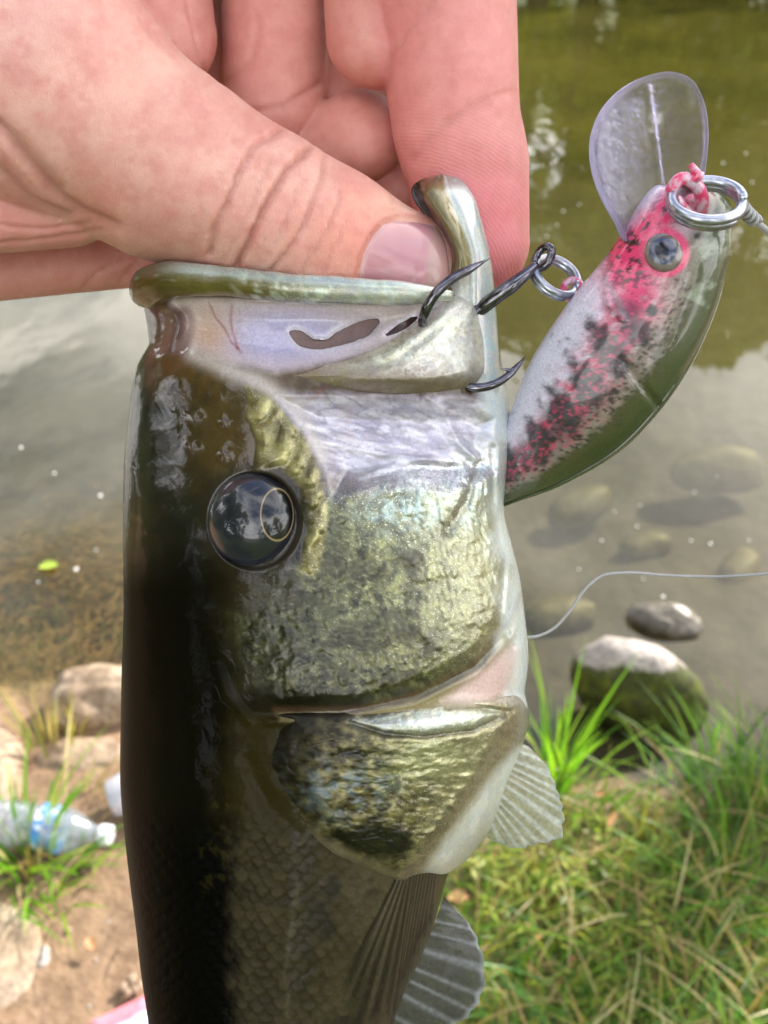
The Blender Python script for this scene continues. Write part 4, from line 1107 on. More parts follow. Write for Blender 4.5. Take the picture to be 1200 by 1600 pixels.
def paint(x, y):
    nA = fbm(x, y, 90, 70); nB = fbm(x, y, 24, 75); nC = fbm(x, y, 9, 78, 3)
    xx = x + 60 * (nA - 0.5) + 26 * (nB - 0.5)
    yy = y + 50 * (nB - 0.5)
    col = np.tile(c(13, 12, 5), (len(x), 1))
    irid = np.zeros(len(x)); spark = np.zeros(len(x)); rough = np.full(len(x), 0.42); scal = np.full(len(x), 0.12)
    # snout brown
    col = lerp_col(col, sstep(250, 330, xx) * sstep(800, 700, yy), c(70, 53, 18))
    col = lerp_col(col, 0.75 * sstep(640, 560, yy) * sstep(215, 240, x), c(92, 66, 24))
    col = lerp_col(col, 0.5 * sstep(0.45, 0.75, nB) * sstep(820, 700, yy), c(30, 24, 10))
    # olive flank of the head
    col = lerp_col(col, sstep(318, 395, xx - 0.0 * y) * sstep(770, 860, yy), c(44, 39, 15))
    # cheek
    sc_ = sdpoly(xx, yy, CHEEK)
    f1, f2, idd = cheek_cells(x, y)
    cell = np.clip(1.0 * (f2 - f1), 0, 1)
    ck = sstep(-25, 22, sc_)
    chk = c(78, 70, 30)[None] * (1 - cell[:, None]) + c(150, 142, 76)[None] * cell[:, None]
    rdg = 1 - np.abs(2 * fbm(x, y, 17, 87, 3) - 1); rdg2 = 1 - np.abs(2 * fbm(x, y, 22, 84, 3) - 1)
    sh_, si_, se_ = scales(x, y, 16, 9.5, 0.5, 40, 3)
    chk = (c(66, 62, 32)[None] * (1 - sh_[:, None]) + c(160, 160, 112)[None] * sh_[:, None])
    chk = chk * (0.45 + 0.55 * nB + 0.6 * si_ * nC)[:, None]
    chk = lerp_col(chk, 0.4 * sstep(0.72, 0.95, se_), c(52, 46, 24)); chk = lerp_col(chk, 0.75 * (si_ > 0.86), c(30, 27, 14))
    chk = lerp_col(chk, 0.5 * sstep(0.86, 0.98, rdg2), c(40, 36, 16))  # crevice shade put into the scale colour
    chk = lerp_col(chk, 0.4 * sstep(0.8, 0.98, rdg) * idd, c(216, 212, 150))  # thin ridge highlights painted into the scale colour
    chk = lerp_col(chk, 0.3 * sstep(0.5, 0.95, idd) * sstep(0.05, 0.4, f2 - f1), c(190, 184, 112))
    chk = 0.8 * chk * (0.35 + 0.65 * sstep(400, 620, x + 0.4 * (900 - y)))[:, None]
    chk = np.clip(chk * np.array([1.02, 1.06, 1.0]), 0, 0.9)
    chk = lerp_col(chk, 0.55 * sstep(0.52, 0.68, fbm(x, y, 34, 89, 4)), c(46, 42, 22))
    col = col * (1 - ck[:, None]) + chk * ck[:, None]
    pal = sstep(560, 760, xx + 0.35 * (860 - y))                       # paler towards the belly
    col = lerp_col(col, 0.6 * ck * pal, c(196, 196, 156))
    dk = ck * sstep(0.52, 0.68, fbm(x, y, 70, 83)) * sstep(740, 640, xx)
    col = lerp_col(col, 0.75 * dk, c(45, 40, 20))
    spark += ck * (0.35 + 0.4 * pal); scal += ck * 0.5
    # pearl belly side
    be = sstep(755, 800, xx + 0.06 * (900 - y)) * sstep(540, 620, y)
    col = lerp_col(col, be, c(228, 236, 232)); scal += 0.4 * be; irid += 0.7 * be
    # dark brown-black band and gill edge
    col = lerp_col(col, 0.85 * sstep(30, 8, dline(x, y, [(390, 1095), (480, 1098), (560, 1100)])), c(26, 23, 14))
    # strip between the cheek plate and the gill cover
    st = sdpoly(xx, y, [(430, 1112), (560, 1112), (660, 1086), (750, 1040), (812, 968), (822, 1010), (800, 1080), (770, 1110), (640, 1130), (430, 1128)])
    col = lerp_col(col, sstep(-4, 10, st), c(140, 128, 90))
    ln = np.exp(-(dline(x, y, [(430, 1108), (560, 1108), (650, 1084), (740, 1036), (800, 968), (812, 930)]) / 5) ** 2)
    col = lerp_col(col, 0.45 * ln, c(110, 80, 60))
    pk = sdpoly(x, y, [(690, 1095), (760, 1040), (800, 1000), (812, 1020), (800, 1080), (760, 1100)])
    col = lerp_col(col, 0.9 * sstep(-10, 14, pk), c(222, 192, 184)); irid -= 0.3 * sstep(-10, 14, pk)
    # skin below the jaw plate
    lv = sstep(-8, 22, sdpoly(x + 10 * (nB - 0.5), y + 10 * (nC - 0.5), LAV)) * sstep(815, 735, y + 70 * (nB - .5) + 40 * (nC - .5) - 0.12 * (x - 640))
    st2 = fbm(x * 0.3 + y * 0.1, y - 0.2 * x, 9, 90, 3)
    st2 = sstep(0.25, 0.75, st2)
    lavc = c(160, 150, 176)[None] * (1 - st2[:, None]) + c(222, 216, 232)[None] * st2[:, None]
    st3 = 1 - np.abs(2 * fbm(x * 0.28 + y * 0.1, y - 0.22 * x, 15, 92, 3) - 1)
    lavc = lerp_col(lavc, 0.55 * sstep(0.86, 0.98, st3), c(112, 96, 118)); lavc = lerp_col(lavc, 0.4 * sstep(0.55, 0.75, fbm(x, y, 60, 94)), c(206, 180, 186))  # crease shade painted in as darker streaks
    col = col * (1 - lv[:, None]) + lavc * lv[:, None]; irid += 0.25 * lv; scal += 0.55 * lv; rough -= 0.1 * lv
    tq = np.exp(-(((x - 640) / 85) ** 2 + ((y - 785) / 42) ** 2)) + 0.8 * np.exp(-(((x - 745) / 36) ** 2 + ((y - 765) / 55) ** 2))
    tqm = np.clip(tq * (0.25 + 1.6 * sstep(0.4, 0.65, nC) * nB), 0, 1)
    col = lerp_col(col, 0.8 * tq * lv, c(206, 214, 214)); col = lerp_col(col, 0.5 * tqm, c(204, 238, 236)); irid += 0.2 * tqm; spark += 0.6 * np.clip(tq, 0, 1)
    col = lerp_col(col, 0.6 * np.exp(-(((x - 560) / 60) ** 2 + ((y - 755) / 22) ** 2)), c(140, 118, 110))
    col = lerp_col(col, 0.6 * np.exp(-(dline(x, y, [(690, 840), (725, 785), (745, 735)]) / 8) ** 2), c(120, 112, 96))
    # membrane under the lip
    mb = sstep(-6, 14, sdpoly(x, y + 6 * (nB - 0.5), MEMB))
    col = lerp_col(col, mb, c(204, 190, 186))
    lvm = np.exp(-(((x - 445) / 95) ** 2 + ((y - 525) / 40) ** 2))
    col = lerp_col(col, 0.85 * mb * np.clip(lvm * 1.4, 0, 1), c(178, 174, 212))
    tan = np.exp(-(((x - 325) / 34) ** 2 + ((y - 525) / 38) ** 2))
    col = lerp_col(col, 0.8 * mb * tan, c(206, 170, 140))
    col = lerp_col(col, 0.65 * mb * sstep(480, 462, y + 8 * nB), c(150, 132, 112))
    fo = sstep(225, 240, x) * sstep(305, 280, x) * sstep(470, 490, y) * sstep(562, 545, y)
    fs = 0.5 + 0.5 * np.sin((x + 8 * np.sin(y / 17)) / 5.2)
    col = lerp_col(col, 0.9 * fo, c(120, 92, 78)); col = lerp_col(col, 0.7 * fo * fs, c(70, 48, 44))
    vein = np.exp(-(dline(x, y, [(327, 474), (336, 495), (350, 512), (362, 535), (378, 552)]) / 1.7) ** 2) + np.exp(-(dline(x, y, [(362, 478), (360, 500), (366, 526), (372, 545)]) / 2.0) ** 2) \
        + 0.6 * np.exp(-(dline(x, y, [(512, 602), (490, 620), (465, 640)]) / 2) ** 2)
    col = lerp_col(col, 0.6 * vein, c(146, 62, 58))
    for hp in HOLES:
        hd = -sdpoly(x, y, hp)
        col = lerp_col(col, 0.8 * np.exp(-(hd / 7) ** 2), c(232, 226, 234))
    # pale strip where cheek skin meets the snout
    ps = np.exp(-(dline(x, y, [(300, 552), (350, 575), (400, 596), (450, 628), (480, 660), (505, 715)]) / 13) ** 2)
    col = lerp_col(col, 0.75 * ps, c(196, 186, 178))
    # golden bones
    gd = sstep(-6, 8, sdpoly(x + 8 * (nB - 0.5), y + 8 * (nC - 0.5), GOLD))
    gr_ = gold_ridge(x, y)
    gc = c(86, 76, 28)[None] + (c(206, 198, 132) - c(86, 76, 28))[None] * np.clip(0.45 * gr_ * (0.4 + 1.2 * nC) + 0.6 * nB, 0, 1)[:, None]  # ridges lit and grooves shaded in the colour, following the relief
    gc = lerp_col(gc, 0.6 * sstep(0.5, 0.7, fbm(x, y, 20, 26, 3)), c(70, 58, 22)); scal += 0.4 * gd
    col = col * (1 - gd[:, None]) + gc * gd[:, None]; spark += 0.3 * gd
    # round the eye
    e = np.hypot((x - 398) / 74, (y - 814) / 79)
    col = lerp_col(col, 0.7 * sstep(1.35, 1.05, e), c(34, 28, 14))
    for (px, py, r) in PITS:
        q = np.hypot(x - px, (y - py) * 0.85) / r
        col = lerp_col(col, 0.5 * sstep(1.0, 0.6, q), c(84, 72, 60))
    # flank
    fy = sstep(1230, 1340, y)
    b1, b2, bid = voro(x + 7 * (vn(x, y, 50, 44) - .5), y + 7 * (vn(x, y, 50, 45) - .5), 15, 41, 0.4, 1.05, 0.85)
    sh2, bid, se2 = scales(x, y, 24, 14, 0.12, 16, 13)
    edge = sh2 * (1 - 0.5 * sstep(0.7, 0.95, se2))
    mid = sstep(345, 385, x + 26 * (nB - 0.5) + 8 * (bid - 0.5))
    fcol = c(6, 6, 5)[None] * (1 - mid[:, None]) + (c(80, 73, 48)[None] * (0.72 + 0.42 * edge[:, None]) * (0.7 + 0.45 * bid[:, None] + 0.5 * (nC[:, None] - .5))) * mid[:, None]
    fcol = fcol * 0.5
    fcol = lerp_col(fcol, 0.45 * sstep(480, 640, xx), c(96, 88, 66))
    fcol = lerp_col(fcol, 0.35 * nC * np.exp(-(dline(x + 10 * (nB - .5), y, [(465, 1380), (455, 1450), (447, 1520), (452, 1620), (470, 1900)]) / 4) ** 2), c(105, 102, 84))
    fcol = lerp_col(fcol, 0.75 * sstep(0.55, 0.72, fbm(x, y, 46, 95)) * sstep(400, 560, x) * sstep(700, 600, x), c(34, 33, 28))
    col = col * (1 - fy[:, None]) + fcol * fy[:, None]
    gl = 0.7 * sstep(0.56, 0.72, fbm(0.8 * x + 0.6 * y + 9 * nC, -0.6 * x + 0.8 * y + 9 * nB, 11, 97, 4)) * sstep(300, 320, x) * sstep(400, 370, x) * sstep(1180, 1240, y) * sstep(1440, 1380, y)
    col = lerp_col(col, 0.14 * gl, c(104, 98, 40))
    col = lerp_col(col, sstep(16, 2, x - edges(y)[0]) * 0.3, c(60, 62, 60))  # grey rim along the back: sky reflection painted in
    scal += 0.5 * fy
    rough = rough - 0.12 * ck
    spark = spark * sstep(0.03, 0.15, col.mean(1))
    return col, np.clip(irid, 0, 1), np.clip(spark, 0, 1), np.clip(rough, 0.15, 0.8), np.clip(scal, 0, 1), np.clip(0.78 * ck * (1 - be) + 0.25 * be + 0.4 * np.clip(tq, 0, 1) + 0.6 * gd + 0.2 * lv, 0, 0.8) * (1 - 0.6 * fy)

bass = empty('largemouth_bass', P(490, 1500, 0), 'live olive and white bass hanging by its lower lip from the hand, mouth open', 'fish')

# --- body: one closed skin, mouth cavity included
ys = np.concatenate([np.arange(446, 1642, 3.0), np.linspace(1650, 3040, 60)])
nN, nF = 236, 56
un = np.linspace(-1, 1, nN); un = 0.62 * un + 0.38 * np.sin(un * math.pi / 2)
uf = np.cos(np.linspace(0, math.pi, nF + 2)[1:-1])
Yn, Un = np.meshgrid(ys, un, indexing='ij')
l, r, t = edges(Yn)
Xn = (l + r) / 2 + (r - l) / 2 * Un
Zn = zell(Xn, l, r, t)
Zn = Zn + feat(Xn.ravel(), Yn.ravel()).reshape(Xn.shape)
Yf, Uf = np.meshgrid(ys, uf, indexing='ij')
l2, r2, t2 = edges(Yf)
Xf = (l2 + r2) / 2 + (r2 - l2) / 2 * Uf
Zf = -zell(Xf, l2, r2, t2)
for hp_ in HOLES:
    hb = np.array(hp_, float)
    s0 = sdpoly(Xn.ravel(), Yn.ravel(), hb).reshape(Xn.shape); e_ = 0.5
    near_ = np.argwhere(np.abs(s0) < 2.3)
    a_, b_ = near_[:, 0], near_[:, 1]
    xx_, yy_ = Xn[a_, b_], Yn[a_, b_]
    gx_ = (sdpoly(xx_ + e_, yy_, hb) - sdpoly(xx_ - e_, yy_, hb)) / (2 * e_); gy_ = (sdpoly(xx_, yy_ + e_, hb) - sdpoly(xx_, yy_ - e_, hb)) / (2 * e_)
    Xn[a_, b_] -= gx_ * s0[a_, b_]; Yn[a_, b_] -= gy_ * s0[a_, b_]
    Zn -= 7 * np.exp(-(np.clip(-s0, 0, 99) / 4.0) ** 2)
outer = np.concatenate([P(Xn, Yn, Zn), PO(Xf, Yf, Zf)], 1)
pxo = np.concatenate([np.stack([Xn, Yn, Zn], -1), np.stack([Xf, Yf, Zf], -1)], 1)
# inner wall of the mouth, rim to throat
yi = np.array([443, 446, 456, 480, 520, 570, 630, 690, 730, 745])
sh = np.array([0.985, 0.96, 0.93, 0.91, 0.88, 0.84, 0.74, 0.52, 0.25, 0.02])
inn, pin = [], []
for yv, k in zip(yi, sh):
    yb = max(yv, 446.0)
    a, b_, tt = edges(np.array(yb))
    xc = (a + b_) / 2
    row = np.concatenate([xc + (b_ - a) / 2 * un * k, xc + (b_ - a) / 2 * uf * k])
    zz = np.concatenate([(zell(xc + (b_ - a) / 2 * un, a, b_, tt) - (20 if yv > 470 else 8)) * k, -zell(xc + (b_ - a) / 2 * uf, a, b_, tt) * k])
    inn.append(np.concatenate([P(row[:nN], yv, zz[:nN]), PO(row[nN:], yv, zz[nN:])]))
    pin.append(np.stack([row, np.full_like(row, yv), zz], -1))
inn, pin = np.array(inn[::-1]), np.array(pin[::-1])
allv = np.concatenate([inn, outer], 0); allp = np.concatenate([pin, pxo], 0)
nr, ncol = allv.shape[:2]
fc = gridfaces(nr, ncol, True)
ni = len(yi)
px_ = allp.reshape(-1, 3)
colr = np.tile(c(160, 104, 96), (nr * ncol, 1)); irid = np.zeros(nr * ncol); spark = irid.copy(); rough = np.full(nr * ncol, 0.4); scal = np.full(nr * ncol, 0.2)
ii = slice(ni * ncol, None)
met = np.zeros(nr * ncol)
colr[ii], irid[ii], spark[ii], rough[ii], scal[ii], met[ii] = paint(px_[ii, 0], px_[ii, 1])
cav = np.arange(ni * ncol)
colr[cav] = c(118, 92, 84) * (0.7 + 0.6 * fbm(px_[cav, 0], px_[cav, 1], 30, 33))[:, None]
# tear holes in the mouth membrane
fm = fc.mean(1)
cent = px_[fc].mean(1)
keep = np.ones(len(fc), bool)
nearmask = ((fc % ncol) < nN).all(1) & (fc.min(1) >= ni * ncol)
for hp in HOLES:
    keep &= ~(nearmask & (sdpoly(cent[:, 0], cent[:, 1], hp) > 0))
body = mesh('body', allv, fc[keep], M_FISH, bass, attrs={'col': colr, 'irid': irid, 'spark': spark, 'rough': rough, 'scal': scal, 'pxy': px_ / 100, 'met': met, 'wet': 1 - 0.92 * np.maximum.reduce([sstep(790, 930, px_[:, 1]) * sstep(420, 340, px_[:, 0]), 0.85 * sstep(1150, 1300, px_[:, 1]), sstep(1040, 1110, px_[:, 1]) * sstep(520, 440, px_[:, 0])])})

def shell(name, poly, zf, paintf, parent, mat, nth=180, nrad=46, thick=8, center=None, rim=6, smooth_n=True):
    """a plate bounded by a star-shaped outline, laid over depth zf, with a rounded rim and a back"""
    b = smooth_poly(poly, nth)
    cx, cy = center if center else b.mean(0)
    rr = np.linspace(0.02, 1, nrad) ** 0.8
    X = cx + rr[:, None] * (b[:, 0] - cx)[None]; Y = cy + rr[:, None] * (b[:, 1] - cy)[None]
    Z = zf(X.ravel(), Y.ravel()).reshape(X.shape)
    dist = (1 - rr)[:, None] * np.hypot(b[:, 0] - cx, b[:, 1] - cy)[None]
    Zt = Z - rim * np.exp(-dist / 7.0)
    Zb = Z - thick - rim * 0.5
    V = np.concatenate([P(X, Y, Zt), P(X[::-1], Y[::-1], Zb[::-1])], 0)
    px = np.concatenate([np.stack([X, Y, Zt], -1), np.stack([X[::-1], Y[::-1], Zb[::-1]], -1)], 0).reshape(-1, 3)
    f = gridfaces(2 * nrad, nth, True).tolist()
    f += [list(range(nth))[::-1], [(2 * nrad - 1) * nth + j for j in range(nth)]]
    co, ir, spk, ro, scl, mt = paintf(px[:, 0], px[:, 1])
    return mesh(name, V.reshape(-1, 3), f, mat, parent, attrs={'col': co, 'irid': ir, 'spark': spk, 'rough': ro, 'scal': scl, 'pxy': px / 100, 'met': mt, 'wet': 0.2 + 0.65 * sstep(450, 620, px[:, 0])})

# --- upper jaw plate (maxilla)
def z_max(x, y):
    b = zbase(x, y)
    s = sdpoly(x, y, MAX_POLY)
    return b + 10 * sstep(420, 600, x) - 11 * sstep(600, 420, x) + 18 * sstep(0, 26, s) + 3 * (fbm(x, y, 30, 5) - 0.5) - 6 * np.exp(-(dline(x, y, [(520, 588), (620, 560), (690, 505), (730, 480)]) / 9) ** 2)
def paint_max(x, y):
    nB = fbm(x, y, 26, 7); nC = fbm(x, y, 9, 8, 3)
    col = np.tile(c(180, 166, 160), (len(x), 1))
    col = lerp_col(col, sstep(640, 720, x + 60 * (nB - .5)) * 0.6, c(196, 194, 182))
    up = dline(x, y, [(540, 580), (640, 545), (720, 490)])
    col = lerp_col(col, np.exp(-(up / 22) ** 2) * (0.3 + nC), c(214, 216, 180))
    low = sstep(558, 602, y + 0.06 * (x - 560) * (x < 560) + 16 * (nB - .5))
    col = lerp_col(col, 0.9 * low, c(104, 90, 54))
    lft = sstep(600, 470, x)
    col = lerp_col(col, 0.6 * lft, c(140, 128, 98))
    col = lerp_col(col, 0.55 * sstep(0.5, 0.7, nC), c(132, 118, 94)); col = lerp_col(col, 0.5 * sstep(0.5, 0.65, fbm(x, y, 44, 15)), c(150, 132, 128))
    n = len(x)
    col = lerp_col(col, 0.45 * sstep(0.8, 0.97, 1 - np.abs(2 * fbm(x, y, 14, 11, 3) - 1)) * sstep(540, 640, x) * (1 - low), c(236, 238, 222))
    spk = np.clip(0.9 * np.exp(-(up / 26) ** 2) * sstep(560, 680, x) + 0.25, 0, 1)
    return col, np.clip(0.5 * sstep(600, 720, x), 0, 1) * (1 - low), spk * (1 - low), np.full(n, 0.3), np.full(n, 0.6), 0.5 * sstep(500, 620, x) * (1 - 0.6 * low)
shell('upper_jaw', MAX_POLY, z_max, paint_max, bass, M_FISH, 200, 40, 14, (650, 560), 9)

# --- rolled upper lip
lp = curve_pts([(226, 458, 6), (240, 447, 50), (270, 438, 92), (350, 439, 125), (450, 450, 146), (560, 456, 150), (640, 459, 142), (706, 461, 120)], 90)
lr = cint(np.linspace(0, 1, 90), [0, 0.06, 0.14, 0.3, 0.5, 0.75, 0.9, 1], [24, 30, 28, 22, 20, 18, 14, 7])
lr = lr * (0.9 + 0.22 * fbm(lp[:, 0], lp[:, 1], 38, 3))
lp[:, 1] += 5 * (fbm(lp[:, 0], lp[:, 2], 60, 5) - .5)
v, f = tube(P(lp[:, 0], lp[:, 1], lp[:, 2]), lr * S, 28)
tt = np.repeat(np.linspace(0, 1, 90), 28)
rel = np.tile(np.linspace(0, 2 * math.pi, 28, endpoint=False), 90)
vc = v - CAM
dd = vc @ FWD
vx, vy = 600 + FPX * (vc @ RGT) / dd, 800 - FPX * (vc @ UPV) / dd
vy0 = vy - np.repeat(lp[:, 1], 28)
nB = fbm(vx, vy, 22, 14)
lc = np.tile(c(104, 96, 44), (len(v), 1))
lc = lerp_col(lc, sstep(-2, -16, vy0 + 8 * (nB - .5)), c(150, 160, 150))
lc = lerp_col(lc, sstep(300, 235, vx) * 0.8, c(74, 58, 16))
lc = lerp_col(lc, sstep(460, 680, vx) * 0.6, c(196, 200, 188))
lc = lerp_col(lc, 0.6 * sstep(0.52, 0.66, fbm(vx, vy, 9, 16, 3)) * sstep(330, 420, vx), c(206, 220, 196))
lc = lc * (0.7 + 0.6 * fbm(vx * 0.5, vy, 16, 17))[:, None]
mesh('upper_lip', v, f, M_FISH, bass, attrs={'col': lc, 'irid': 0.5 * sstep(380, 520, vx), 'spark': 0.5 * sstep(380, 480, vx) * np.ones(len(v)), 'rough': np.full(len(v), 0.3), 'scal': np.full(len(v), 0.2), 'pxy': np.stack([vx, vy, vy * 0], 1) / 100, 'wet': np.ones(len(v)), 'met': 0.35 * sstep(330, 460, vx)})

# --- lower jaw with its curled lip
jy = np.array([273, 276, 284, 296, 312, 335, 360, 400, 440, 480, 540, 600, 660, 720, 780, 830])
jl = np.array([686, 670, 652, 643, 646, 662, 678, 694, 688, 684, 690, 700, 712, 728, 744, 760])
jr = np.array([696, 710, 724, 734, 743, 750, 757, 766, 772, 775, 779, 781, 782, 783, 784, 786])
yy = np.concatenate([np.linspace(273, 300, 16), np.arange(303, 832, 4.0)])
thn = np.linspace(-math.pi / 2, 1.5 * math.pi, 72, endpoint=False)
Yj, Tj = np.meshgrid(yy, thn, indexing='ij')
a, b_ = cint(Yj, jy, jl), cint(Yj, jy, jr)
Xj = (a + b_) / 2 + (b_ - a) / 2 * np.sin(Tj)
uj = np.sin(Tj)
zc = cint(Yj, [273, 300, 350, 420, 480, 600, 700, 830], [20, 30, 45, 45, 34, 34, 30, -10])
zh = cint(Yj, [273, 290, 330, 400, 600, 830], [6, 26, 40, 44, 40, 30])
front = np.cos(Tj) > 0
lipr = np.exp(-((uj + 0.38) / 0.42) ** 2) * 14 * sstep(480, 380, Yj) - 8 * np.exp(-((uj - 0.22) / 0.1) ** 2) * sstep(290, 340, Yj)
inner = -24 * sstep(-0.50, -0.85, uj) * sstep(440, 380, Yj) * sstep(278, 292, Yj)
Zj = zc + zh * np.cos(Tj) + np.where(front, (lipr + inner) * np.clip(np.cos(Tj) * 2.2, 0, 1), 0)
vj = P(Xj, Yj, Zj)
x1, y1, u1 = Xj.ravel(), Yj.ravel(), uj.ravel()
nB = fbm(x1, y1 * 0.6, 24, 4); nC = fbm(x1, y1, 10, 6)
jc = np.tile(c(198, 200, 196), (x1.size, 1))
ol = sstep(0.34, 0.06, u1 + 0.3 * (nB - .5)) * sstep(460, 410, y1)
jc = lerp_col(jc, ol, c(132, 122, 66))
jc = lerp_col(jc, ol * sstep(0.0, -0.35, u1 + 0.2 * (nB - .5)) * 0.8, c(92, 78, 34))
jc = lerp_col(jc, 0.92 * sstep(-0.42, -0.62, u1 + 0.25 * (nB - .5)) * sstep(445, 415, y1), c(64, 48, 44))
jc = lerp_col(jc, 0.5 * sstep(-0.42, -0.62, u1) * sstep(445, 415, y1) * sstep(0.5, 0.65, nC), c(110, 96, 100))
jc = lerp_col(jc, 0.8 * sstep(300, 280, y1), c(62, 56, 30))
jc = lerp_col(jc, 0.8 * np.exp(-((u1 - 0.24) / 0.07) ** 2), c(216, 226, 222))
jc = lerp_col(jc, 0.6 * sstep(0.4, 0.7, u1) * (nC > .5), c(150, 200, 205))
jc = lerp_col(jc, 0.6 * np.exp(-((u1 - 0.45) / 0.12) ** 2) * sstep(380, 400, y1), c(206, 184, 184))
fj = gridfaces(len(yy), 72, True).tolist() + [list(range(72))[::-1], [(len(yy) - 1) * 72 + j for j in range(72)]]
mesh('lower_jaw', vj, fj, M_FISH, bass, attrs={'col': jc, 'irid': np.clip(0.6 * sstep(0.1, 0.5, u1), 0, 1), 'spark': 0.3 * sstep(0.2, 0.6, u1), 'rough': np.full(x1.size, 0.3), 'scal': np.full(x1.size, 0.2), 'pxy': np.stack([x1, y1, u1 * 30], 1) / 100, 'wet': np.ones(x1.size), 'met': 0.3 * sstep(0.0, 0.3, u1)})

# --- gill cover
GILL = [(395, 1120), (470, 1112), (560, 1110), (660, 1102), (760, 1092), (815, 1088), (826, 1110), (821, 1150), (806, 1190), (791, 1225), (779, 1262), (767, 1292), (749, 1320), (722, 1350), (694, 1366), (668, 1364), (650, 1367), (632, 1377), (612, 1375), (590, 1364), (545, 1346), (505, 1326), (478, 1302), (455, 1262), (410, 1210), (385, 1160)]
STRIP = [(548, 1128), (600, 1122), (690, 1106), (770, 1108), (784, 1118), (740, 1136), (660, 1146), (590, 1142)]
RIDGE = [(790, 1130), (770, 1160), (730, 1225), (690, 1280), (650, 1335), (628, 1365)]
def gmemb(x, y): return sstep(-6, 14, sdpoly(x, y, [(812, 1165), (830, 1165), (830, 1400), (640, 1395), (668, 1340), (705, 1290), (738, 1245), (770, 1200)]))
def z_gill(x, y):
    s = sdpoly(x, y, GILL)
    h = zgill(x, y) + (4 + 16 * sstep(0, 55, s)) * sstep(395, 500, x + 0.25 * (y - 1230)) - 5 * sstep(440, 390, x + 0.25 * (y - 1230))
    h += 3 * sstep(0, 14, sdpoly(x, y, STRIP)) - 7 * np.exp(-(dline(x, y, [(548, 1130), (600, 1147), (660, 1151), (740, 1141), (790, 1118)]) / 5) ** 2)
    h -= 8 * np.exp(-(dline(x, y, [(700, 1104), (740, 1104), (775, 1110), (800, 1112)]) / 4) ** 2)
    h += 4 * np.exp(-(dline(x, y, RIDGE) / 10) ** 2) - 4 * np.exp(-(dline(x, y, [(p[0] + 14, p[1] + 4) for p in RIDGE]) / 6) ** 2)
    h -= 8 * gmemb(x, y)
    h += 6 * (fbm(x, y, 60, 23) - 0.5)
    f1, f2, i_ = voro(x + 8 * vn(x, y, 30, 1), y + 8 * vn(x, y, 30, 2), 26, 27, 0.8, 1.2, 0.8)
    pl = sstep(0, 30, s) * (1 - gmemb(x, y)) * sstep(1140, 1165, y)
    return h + pl * (1.6 * np.clip(f2 - f1, 0, 0.5) + 6 * (fbm(x * 0.6, y * 1.5, 16, 24, 3) - 0.5) + 1.5 * (i_ - .5))
